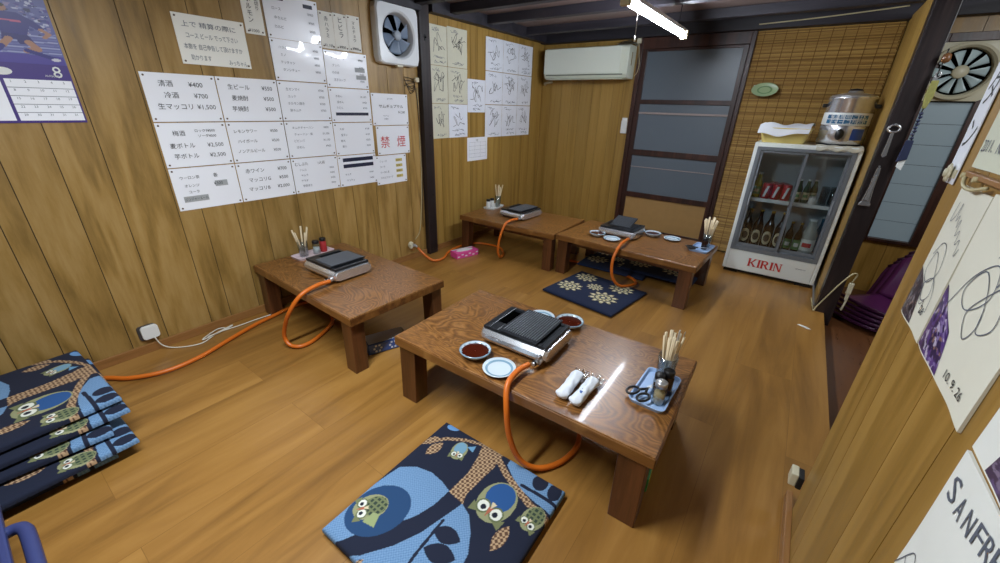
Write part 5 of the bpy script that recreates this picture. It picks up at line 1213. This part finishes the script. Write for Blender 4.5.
# ================================================================== CALENDAR
def ccal(U, V):
    P = Paint(U, V, '#5a5f9c')
    rs = np.random.RandomState(4)
    for k in range(260):   # blurred crowd and stand
        P.ell(rs.rand(), .45+rs.rand()*.6, .012+.02*rs.rand(), .008+.016*rs.rand(), ['#3a3f86', '#7f86b8', '#b9bdd6', '#4a3f8e', '#8c7fa8', '#2b2c5e'][rs.randint(6)])
    for k in range(8): P.poly([(0, .10+k*.045), (1, .13+k*.045), (1, .15+k*.045), (0, .12+k*.045)], '#9aa0c8' if k % 2 else '#6d72ac')
    P.poly([(0, 0), (1, 0), (1, .14), (0, .17)], '#4a3f96')
    # player in violet kit, running
    P.ell(.60, .845, .060, .055, '#9a6f5c'); P.ell(.59, .885, .062, .035, '#2e2420')
    P.poly([(.50, .80), (.73, .79), (.80, .70), (.80, .60), (.75, .45), (.54, .47), (.52, .62), (.46, .68)], '#2c2a7a')
    P.poly([(.46, .80), (.53, .80), (.50, .66), (.38, .60), (.36, .66)], '#2c2a7a'); P.poly([(.74, .78), (.84, .70), (.93, .58), (.88, .53), (.76, .64)], '#2c2a7a')
    P.line([(.37, .63), (.24, .58), (.18, .62)], .045, '#a57a66'); P.line([(.89, .56), (.95, .50), (.90, .44)], .045, '#a57a66')
    P.poly([(.54, .47), (.76, .45), (.80, .32), (.66, .30), (.64, .38), (.52, .36)], '#26246c')
    P.line([(.74, .34), (.80, .24), (.70, .20)], .075, '#a57a66'); P.line([(.70, .21), (.82, .15), (.92, .10)], .06, '#2c2a7a'); P.line([(.58, .38), (.50, .26)], .07, '#a57a66'); P.line([(.50, .26), (.44, .18)], .06, '#2c2a7a')
    P.ell(.93, .085, .045, .025, '#c9c9d6'); P.poly([(.50, .68), (.74, .67), (.74, .645), (.50, .655)], '#b8577e')
    # opponent in green at the left
    P.poly([(0, .62), (.10, .60), (.14, .44), (.05, .40), (0, .42)], '#2f7a4c'); P.poly([(.0, .40), (.14, .38), (.16, .24), (.02, .22)], '#256b40'); P.ell(.04, .68, .05, .05, '#8c6453')
    return P.c
cal = thing('wall_calendar', 'purple football calendar showing the month 8 at the top left of the left wall', 'calendar', (WX, 0, 0))
def calw(y0, y1, z0, z1): return LW(y0, z0), LW(y1, z1)
(ya, za), (yb, zb) = calw(-.05, .505, 1.322, 2.10)
g = np.linspace(0, 1, 201); U, V = np.meshgrid(g, g); col = ccal((U-.67)*1.25+.60, V/.47)
(_, zp) = LW(0, 1.57)
(yi, _) = LW(.06, 0)
me = bpy.data.meshes.new('photo_page'); n = 200
P3 = np.stack([np.full(U.shape, .0048), yi+U*(yb-yi), zp+V*(zb-zp)], -1).reshape(-1, 3); idx = np.arange((n+1)**2).reshape(n+1, n+1)
me.from_pydata([tuple(p) for p in P3.tolist()], [], list(zip(idx[:-1, :-1].ravel().tolist(), idx[:-1, 1:].ravel().tolist(), idx[1:, 1:].ravel().tolist(), idx[1:, :-1].ravel().tolist())))
at = me.color_attributes.new('pattern', 'FLOAT_COLOR', 'POINT'); at.data.foreach_set('color', np.concatenate([col.reshape(-1, 3), np.ones(((n+1)**2, 1))], 1).astype(np.float32).ravel())
GL = attr_mat('glossy_print', .35, 0, coat=.3); me.materials.append(GL)
o = bpy.data.objects.new('photo_page', me); COL.objects.link(o); o.parent = cal
mb = MB(); mb.bx(0.0005, .004, ya, yb, za, zb, 0); mb.build('backing_page', [plain('calendar_violet', '#3f2c7c', .4)], cal)
mb = MB(); VI = 0; (yl, z1) = LW(.285, 1.505); (_, z2) = LW(0, 1.332)
mb.X = T((0.004, 0, 0)) @ XL
mb.add([(yl, z2, .0006), (yb-.006, z2, .0006), (yb-.006, z1, .0006), (yl, z1, .0006)], [(0, 1, 2, 3)], 0)
mb.add([(ya, z2, .0006), (yl-.012, z2, .0006), (yl-.012, z1, .0006), (ya, z1, .0006)], [(0, 1, 2, 3)], 0)
for k in range(1, 5):
    z = z1-(z1-z2)*k/5; mb.add([(yl, z-.0012, .001), (yb-.006, z-.0012, .001), (yb-.006, z+.0012, .001), (yl, z+.0012, .001)], [(0, 1, 2, 3)], 1)
for r in range(5):
    for c in range(5):
        mb.text(str(min(31, r*7+c+1)), yl+.018+c*.042, z1-(z1-z2)*(r+.42)/5, .014, 1, z=.001)
mb.build('date_grid', [M['paper'], M['ink_grey']], cal)
mb = MB(); mb.X = T((0.004, 0, 0)) @ XL; (y8, z8) = LW(.448, 1.517); mb.text('8', y8, z8, .068, 0, z=.0012, bold=0); mb.text('AUGUST', y8-.03, z8+.002, .012, 0, z=.0012, bold=0)
mb.add([(y8-.16+.032*math.cos(a), z8+.018+.016*math.sin(a), .0012) for a in np.linspace(0, 2*PI, 17)[:-1]], [tuple(range(16))], 0)
mb.build('month_number', [M['white_plastic']], cal)

# ================================================================== RIGHT PARTITION: BANNER, SIGNED CLOTHS
XR = T(rot=(PI/2, 0, -PI/2))      # local X -> -y, Y -> +z, Z -> -x
def cloth(name, label, cat, ya, yb, z0, z1, draw, mat, off=.0035, wav=.0025, photo=None, mats=None, par=None):
    """hanging sheet on the partition, from y=ya (far) to y=yb (near)"""
    w, h = ya-yb, z1-z0; mb = MB(); mb.X = XR
    fz = lambda x, y: off+wav*(math.sin(x*23+y*9+ya*5)+.5*math.sin(x*41-y*13))*.6
    mb.grid(24, 24, lambda u, v: (u*w, v*h, fz(u*w, v*h))); mb.add([(0, 0, .0008), (w, 0, .0008), (w, h, .0008), (0, h, .0008)], [(3, 2, 1, 0)])
    for a, b in (((0, 0), (1, 0)), ((1, 0), (1, 1)), ((1, 1), (0, 1)), ((0, 1), (0, 0))):
        vs = []
        for k in range(25): t = k/24; u = a[0]+(b[0]-a[0])*t; v = a[1]+(b[1]-a[1])*t; vs += [(u*w, v*h, fz(u*w, v*h)), (u*w, v*h, .0008)]
        mb.add(vs, [(2*k, 2*k+1, 2*k+3, 2*k+2) for k in range(24)])
    def rib(pts, wd, mi=2):
        wd *= .7; L = len(pts); vs = []
        for i in range(L):
            a = pts[max(i-1, 0)]; b = pts[min(i+1, L-1)]; dx, dy = b[0]-a[0], b[1]-a[1]; l = math.hypot(dx, dy) or 1; nx, ny = -dy/l*wd/2, dx/l*wd/2
            x, y = pts[i]; vs += [(x+nx, y+ny, fz(x, y)+.0012), (x-nx, y-ny, fz(x, y)+.0012)]
        mb.add(vs, [(2*i+1, 2*i+3, 2*i+2, 2*i) for i in range(L-1)], mi)
    def txt(s, x, y, size, mi=1, **k):
        tmb = MB(); tmb.text(s, x, y, size, **k); mb.add([(p[0], p[1], fz(p[0], p[1])+.0014) for p in tmb.v], tmb.f, mi)
    draw(rib, txt, w, h)
    o = mb.build(name, [mat, M['ink'], M['ink_grey'], M['navy_ink']], loc=(RX, ya, z0)); tag(o, label, cat, 'signed cloths on the partition' if 'signed' in label else None)
    if photo:
        x0, x1, y0, y1, pal, seed, quad = photo; nn = 70
        g = np.linspace(0, 1, nn+1); U, V = np.meshgrid(g, g); rs = np.random.RandomState(seed); P = Paint(U, V, pal[0])
        for k in range(160): P.ell(rs.rand(), rs.rand(), .03+.07*rs.rand(), .02+.05*rs.rand(), pal[rs.randint(len(pal))], rs.rand()*180)
        for k in range(14): cx, cy = rs.rand(), rs.rand()*.8+.1; P.ell(cx, cy, .05, .09, pal[1]); P.ell(cx, cy+.11, .032, .035, '#8f6f62')
        vs = []; XX = XR
        for j in range(nn+1):
            for i in range(nn+1):
                u, v = i/nn, j/nn
                x = (quad[0][0]*(1-u)+quad[1][0]*u)*(1-v)+(quad[3][0]*(1-u)+quad[2][0]*u)*v; y = (quad[0][1]*(1-u)+quad[1][1]*u)*(1-v)+(quad[3][1]*(1-u)+quad[2][1]*u)*v
                vs.append(tuple(XX @ Vector((x, y, fz(x, y)+.0009))))
        me = bpy.data.meshes.new('photo_print'); idx = np.arange((nn+1)**2).reshape(nn+1, nn+1)
        me.from_pydata(vs, [], list(zip(idx[:-1, :-1].ravel().tolist(), idx[:-1, 1:].ravel().tolist(), idx[1:, 1:].ravel().tolist(), idx[1:, :-1].ravel().tolist())))
        at = me.color_attributes.new('pattern', 'FLOAT_COLOR', 'POINT'); at.data.foreach_set('color', np.concatenate([P.c.reshape(-1, 3), np.ones(((nn+1)**2, 1))], 1).astype(np.float32).ravel())
        me.materials.append(GL); q = bpy.data.objects.new('photo_print', me); COL.objects.link(q); q.parent = o
    return o
CL = plain('signed_cloth', '#e0dfd0', .6, noise=.05, nscale=9, bump=.3); CW = plain('signed_cloth_white', '#e6e9e4', .6, noise=.06, nscale=9, bump=.3)
def d1(rib, txt, w, h):
    rnd = random.Random(5)
    rib(spline([(.035, .30), (.03, .255), (.05, .27), (.06, .30), (.065, .26), (.08, .275), (.09, .25), (.105, .27), (.11, .235), (.13, .25), (.135, .22), (.155, .235), (.16, .20), (.175, .22)], 5), .0028)
    rib(spline([(.03, .17), (.06, .205), (.10, .20), (.12, .15), (.08, .11), (.04, .13), (.05, .18), (.09, .16), (.13, .10), (.10, .07), (.07, .10), (.11, .13), (.15, .10), (.16, .06)], 6), .0030)
    rib(spline([(.08, .09), (.10, .06), (.12, .075), (.12, .045), (.15, .06)], 5), .0026); txt('26', .12, .045, .03, 1)
cloth('signed_cloth', 'cream signed cloth with a dark crowd photo in its lower left corner, nearest the banner', 'cloth', 1.412, 1.205, .976, 1.312, d1, CL, photo=(0, 0, 0, 0, ['#4a4652', '#2b2830', '#6d6a74', '#8a8288', '#3a3340'], 2, [(.004, .004), (.10, .004), (.075, .10), (.004, .13)]))
def d2(rib, txt, w, h):
    rib(spline([(.05, .12), (.10, .20), (.17, .24), (.20, .19), (.13, .14), (.09, .17), (.14, .22), (.21, .15), (.18, .10), (.14, .14), (.20, .20), (.25, .22), (.27, .16), (.22, .13), (.20, .17)], 7), .0034)
    rib(spline([(.15, .25), (.19, .28), (.22, .25), (.20, .21), (.25, .26), (.29, .24)], 6), .003)
    txt('10. 9. 26', .195, .022, .026, 1, rot=.06, w=.10)
cloth('signed_cloth', 'cream signed cloth dated 10. 9. 26 with a purple photo at its lower left', 'cloth', 1.196, .852, .980, 1.320, d2, CL, photo=(0, 0, 0, 0, ['#5a3f86', '#2f2450', '#8a78ae', '#c0b8d0', '#402a6e'], 7, [(.004, .004), (.16, .004), (.12, .085), (.004, .15)]))
def d3(rib, txt, w, h):
    for k, (c, x, y) in enumerate((('S', .020, .262), ('A', .060, .264), ('N', .094, .270), ('F', .124, .277), ('R', .149, .281), ('E', .172, .285), ('C', .197, .289), ('C', .225, .293), ('E', .25, .297))): txt(c, x, y-.012, .052 if k else .062, 2, rot=.12, w=.022 if k else .028)
    rib(spline([(.0, .06), (.04, .13), (.07, .10), (.05, .04), (.10, .08), (.14, .12), (.12, .05), (.18, .07), (.22, .10), (.2, .03)], 7), .003); rib(spline([(.02, .10), (.10, .06), (.2, .05), (.3, .09)], 7), .003)
cloth('signed_cloth', 'white signed cloth lettered SANFRECCE at the bottom right corner', 'cloth', .800, .35, .655, .985, d3, CW, off=.004)
def d4(rib, txt, w, h): rib(spline([(.15, .12), (.2, .2), (.24, .14), (.28, .22), (.3, .12)], 6), .003)
cloth('signed_cloth', 'white cloth with a dark purple print, above the SANFRECCE cloth at the right edge', 'cloth', .800, .35, .993, 1.32, d4, CW, off=.0045, photo=(0, 0, 0, 0, ['#3a2f52', '#241b38', '#5e4f7e', '#7d7290'], 9, [(.06, .004), (.30, .004), (.30, .12), (.09, .10)]))
def d0(rib, txt, w, h):
    txt('2011.', .015, .035, .036, 2, rot=.02, w=.065); txt('No.1', .10, .035, .034, 2, w=.05); rib(spline([(.06, .12), (.09, .20), (.13, .13), (.15, .2), (.2, .14)], 6), .003)
cloth('signed_cloth', 'pale green signed cloth dated 2011 above the crowd photo cloth', 'cloth', 1.412, 1.10, 1.352, 1.72, d0, plain('pale_green_cloth', '#d6dac6', .6, noise=.06, nscale=9), off=.0035)
# wooden rail between the cloths
t = thing('hanging_rail', 'thin brown rail with a curled cord between the upper and lower cloths', 'rail', (RX, 1.40, 1.338))
mb = MB(); mb.bx(-.014, 0, -.60, 0, -.006, .006); mb.build('rail_strip', M['trim'], t, bevel=.002)
mb = MB(); mb.tube(spline([(-.012, -.01, -.004), (-.016, -.04, -.022), (-.016, -.10, -.026), (-.014, -.18, -.012)], 6), .004, 6); mb.cyl((-.008, -.012, -.004), (-.02, -.012, -.004), .006); mb.cyl((-.008, -.10, -.004), (-.02, -.10, -.004), .006); mb.build('cord', M['cream_cord'], t)
# banner with brushed katakana at the partition's far edge
t = thing('paper_banner', 'narrow white paper banner with brushed ケタン on the far edge of the partition', 'banner', (RX-.003, 1.575, 1.30))
mb = MB(); mb.bx(-.002, 0, -.085, 0, 0, .62); mb.build('paper_strip', plain('banner_white', '#eaeffa', .6), t)
mb = MB(); mb.X = T((-.0026, 0, 0)) @ XR
for c, z in (('ト', .36), ('ケ', .27), ('タ', .19), ('ン', .09)): mb.text(c, .045, z, .085, align='c', w=.060, bold=0)
mb.build('brushed_text', M['ink'], t)
t = thing('wall_clip', 'small cream rosette clip at the foot of the white banner', 'clip', (RX-.008, 1.53, 1.325))
mb = MB(); mb.X = T(rot=(0, -PI/2, 0))
for k in range(7): a = 2*PI*k/7; mb.lathe([(.001, .002), (.010, .003), (.011, .006), (.001, .008)], 10, X=T((.013*math.cos(a), .013*math.sin(a), 0)))
mb.lathe([(.012, .004), (.010, .012), (.001, .014)], 14); mb.build('rosette', M['cream_plastic'], t)
mb = MB(); mb.box((.002, 0, 0), (.004, .075, .02)); mb.build('clip_strip', M['cream_plastic'], t)
t = thing('door_stopper', 'small cream and black block fixed low at the end of the right partition', 'stopper', (RX-.03, 1.60, .16))
mb = MB(); mb.bx(-.012, .012, -.032, .026, -.028, .030); mb.build('block', M['cream_plastic'], t, bevel=.004)
mb = MB(); mb.bx(.012, .030, -.036, .024, -.030, .026); mb.build('rubber_back', M['rubber'], t, bevel=.003)

# ================================================================== ON THE DARK POST
def XP(x, z): return (x, 3.83, z)
t = thing('ring_opener', 'chrome bottle opener with ring head hanging on the dark post, the upper tool', 'opener', (.452, 3.822, 1.30))
mb = MB(); mb.tube([(0.03*math.cos(a), -.004, .085+.022*math.sin(a)) for a in np.linspace(0, 2*PI, 20)[:-1]], .0075, 8, closed=True); mb.build('ring_head', M['chrome'], t)
mb = MB(); mb.prism([(-.009, .064), (.009, .064), (.012, -.02), (.015, -.085), (.0, -.10), (-.013, -.085), (-.010, -.02)], 0.0, .008, X=T(rot=(PI/2, 0, 0))); mb.build('shaft', M['chrome'], t, bevel=.002)
mb = MB(); mb.cyl((0, .006, .112), (0, -.016, .112), .006); mb.build('hook', M['steel'], t)
t = thing('flared_opener', 'chrome flared bottle opener on the dark post below the ring opener', 'opener', (.455, 3.822, 1.0))
mb = MB(); mb.prism([(-.010, .135), (.010, .135), (.013, .10), (.016, .0), (.024, -.10), (.032, -.115), (.030, -.13), (-.034, -.13), (-.034, -.115), (-.024, -.10), (-.014, 0), (-.012, .10)], 0.0, .010, X=T(rot=(PI/2, 0, 0))); mb.build('body', M['chrome'], t, bevel=.002)
mb = MB(); mb.prism([(-.006, .08), (.006, .08), (.010, -.09), (-.010, -.09)], .010, .014, X=T(rot=(PI/2, 0, 0))); mb.build('raised_rib', M['steel'], t, bevel=.001)
mb = MB(); mb.cyl((0, .006, .142), (0, -.014, .142), .005); mb.build('hook', M['steel'], t)
t = thing('charm_strap', 'string of charms with yellow pouch and navy beads hanging beside the dark post', 'strap', (.552, 3.80, 1.60))
mb = MB(); mb.tube(spline([(0, 0, .24), (-.004, 0, .12), (0, 0, 0), (-.004, 0, -.14), (.004, 0, -.30)], 6), .004, 6); mb.build('cord', M['rubber'], t)
mb = MB(); mb.lathe([(.001, -.03), (.018, -.02), (.022, 0), (.018, .02), (.001, .03)], 14, X=T((.005, 0, .19))); mb.build('orange_charm', plain('charm_orange', '#6b4526', .4), t)
mb = MB(); mb.tube([(.012*math.cos(a), 0, .10+.016*math.sin(a)) for a in np.linspace(0, 2*PI, 14)[:-1]], .004, 6, closed=True); mb.box((-.006, 0, .075), (.02, .012, .025)); mb.build('metal_clasp', M['steel'], t)
mb = MB(); mb.prism([(-.018, .07), (.016, .07), (.020, -.02), (.006, -.09), (-.012, -.09), (-.022, -.02)], -.008, .008, X=T(rot=(PI/2, 0, 0))); mb.build('yellow_pouch', plain('pouch_yellow', '#8a8748', .7, noise=.3, nscale=60), t, bevel=.004)
mb = MB()
for k in range(8): mb.lathe([(.001, -.010), (.009, -.006), (.011, 0), (.009, .006), (.001, .010)], 10, X=T((-.003+.003*(k % 2), 0, -.12-k*.021)))
mb.build('navy_beads', plain('bead_navy', '#1d2747', .3), t)
mb = MB(); mb.prism([(-.022, -.28), (.016, -.28), (.020, -.40), (-.030, -.42)], -.010, .010, X=T(rot=(PI/2, 0, 0))); mb.build('navy_pouch', plain('pouch_navy', '#1a2444', .7), t, bevel=.004)
mb = MB(); mb.prism([(-.016, -.40), (.018, -.40), (.012, -.47), (-.020, -.45)], -.004, .004, X=T((0, .004, 0), (PI/2, 0, 0))); mb.build('white_tag', M['white_plastic'], t)
# cream cord and plug at the post foot
t = thing('extension_cord', 'cream cord curving up from the dark post foot to a plug', 'cord', (.41, 3.80, 0))
mb = MB(); mb.tube(spline([(-.02, .30, .006), (-.012, .10, .006), (-.005, .0, .012), (.0, -.006, .05), (.035, -.006, .145), (.09, -.006, .285), (.135, -.004, .37), (.165, .02, .36), (.155, .04, .29)], 8), .005, 8); mb.build('cable', M['cream_cord'], t)
mb = MB(); mb.box((.158, .045, .24), (.032, .028, .09)); mb.box((.160, .045, .17), (.022, .02, .06)); mb.cyl((.165, .045, .15), (.158, .045, .05), .007); mb.build('plug', M['cream_plastic'], t, bevel=.005)

# ================================================================== PURPLE LEGLESS CHAIRS IN THE ENTRANCE
def legless(label, loc, rz):
    t = thing('legless_chair', label, 'chair', loc, rz, 'purple legless chairs'); w = .23
    # moulded seat: dished slab with a raised front lip
    mb = MB()
    f = lambda u, v: ((u-.5)*2*w*(1-.06*abs(v-.5)), -.24+.44*v, .018+.016*(2*u-1)**2+.03*(1-v)**4)
    mb.grid(16, 14, f); b_ = mb.build('seat', M['purple'], t); sd = b_.modifiers.new('thick', 'SOLIDIFY'); sd.thickness = .014
    # curved shell back that rises from the seat and sweeps rearward
    mb = MB()
    g = lambda u, v: ((u-.5)*2*w*(1-.10*v**2-.25*max(0, v-.8)), .19+.15*v+.02*math.sin(PI*v)-.075*(2*u-1)**2*(.3+.7*v), .030+.43*v-.06*abs(2*u-1)**3*v)
    mb.grid(16, 14, g); b_ = mb.build('backrest', M['purple'], t); sd = b_.modifiers.new('thick', 'SOLIDIFY'); sd.thickness = .013
    mb = MB(); mb.tube([g(u, 1.0) for u in np.linspace(0, 1, 16)], .011, 8); mb.build('top_edge', M['purple_dark'], t)
    mb = MB(); mb.tube([f(u, 0.0) for u in np.linspace(0, 1, 16)], .010, 8); mb.build('front_edge', M['purple_dark'], t)
    return t
l1 = legless('bottom purple legless chair of the stack in the entrance behind the post', (.80, 4.16, -.1), -.75)
for k, lb in enumerate(('second purple legless chair from the bottom of the entrance stack', 'third purple legless chair from the bottom of the entrance stack', 'fourth purple legless chair from the bottom of the entrance stack', 'topmost purple legless chair of the entrance stack')):
    dup(l1, lb, (.80+.022*(k+1), 4.16-.012*(k+1), -.1+.036*(k+1)), -.75+.03*(k % 2))
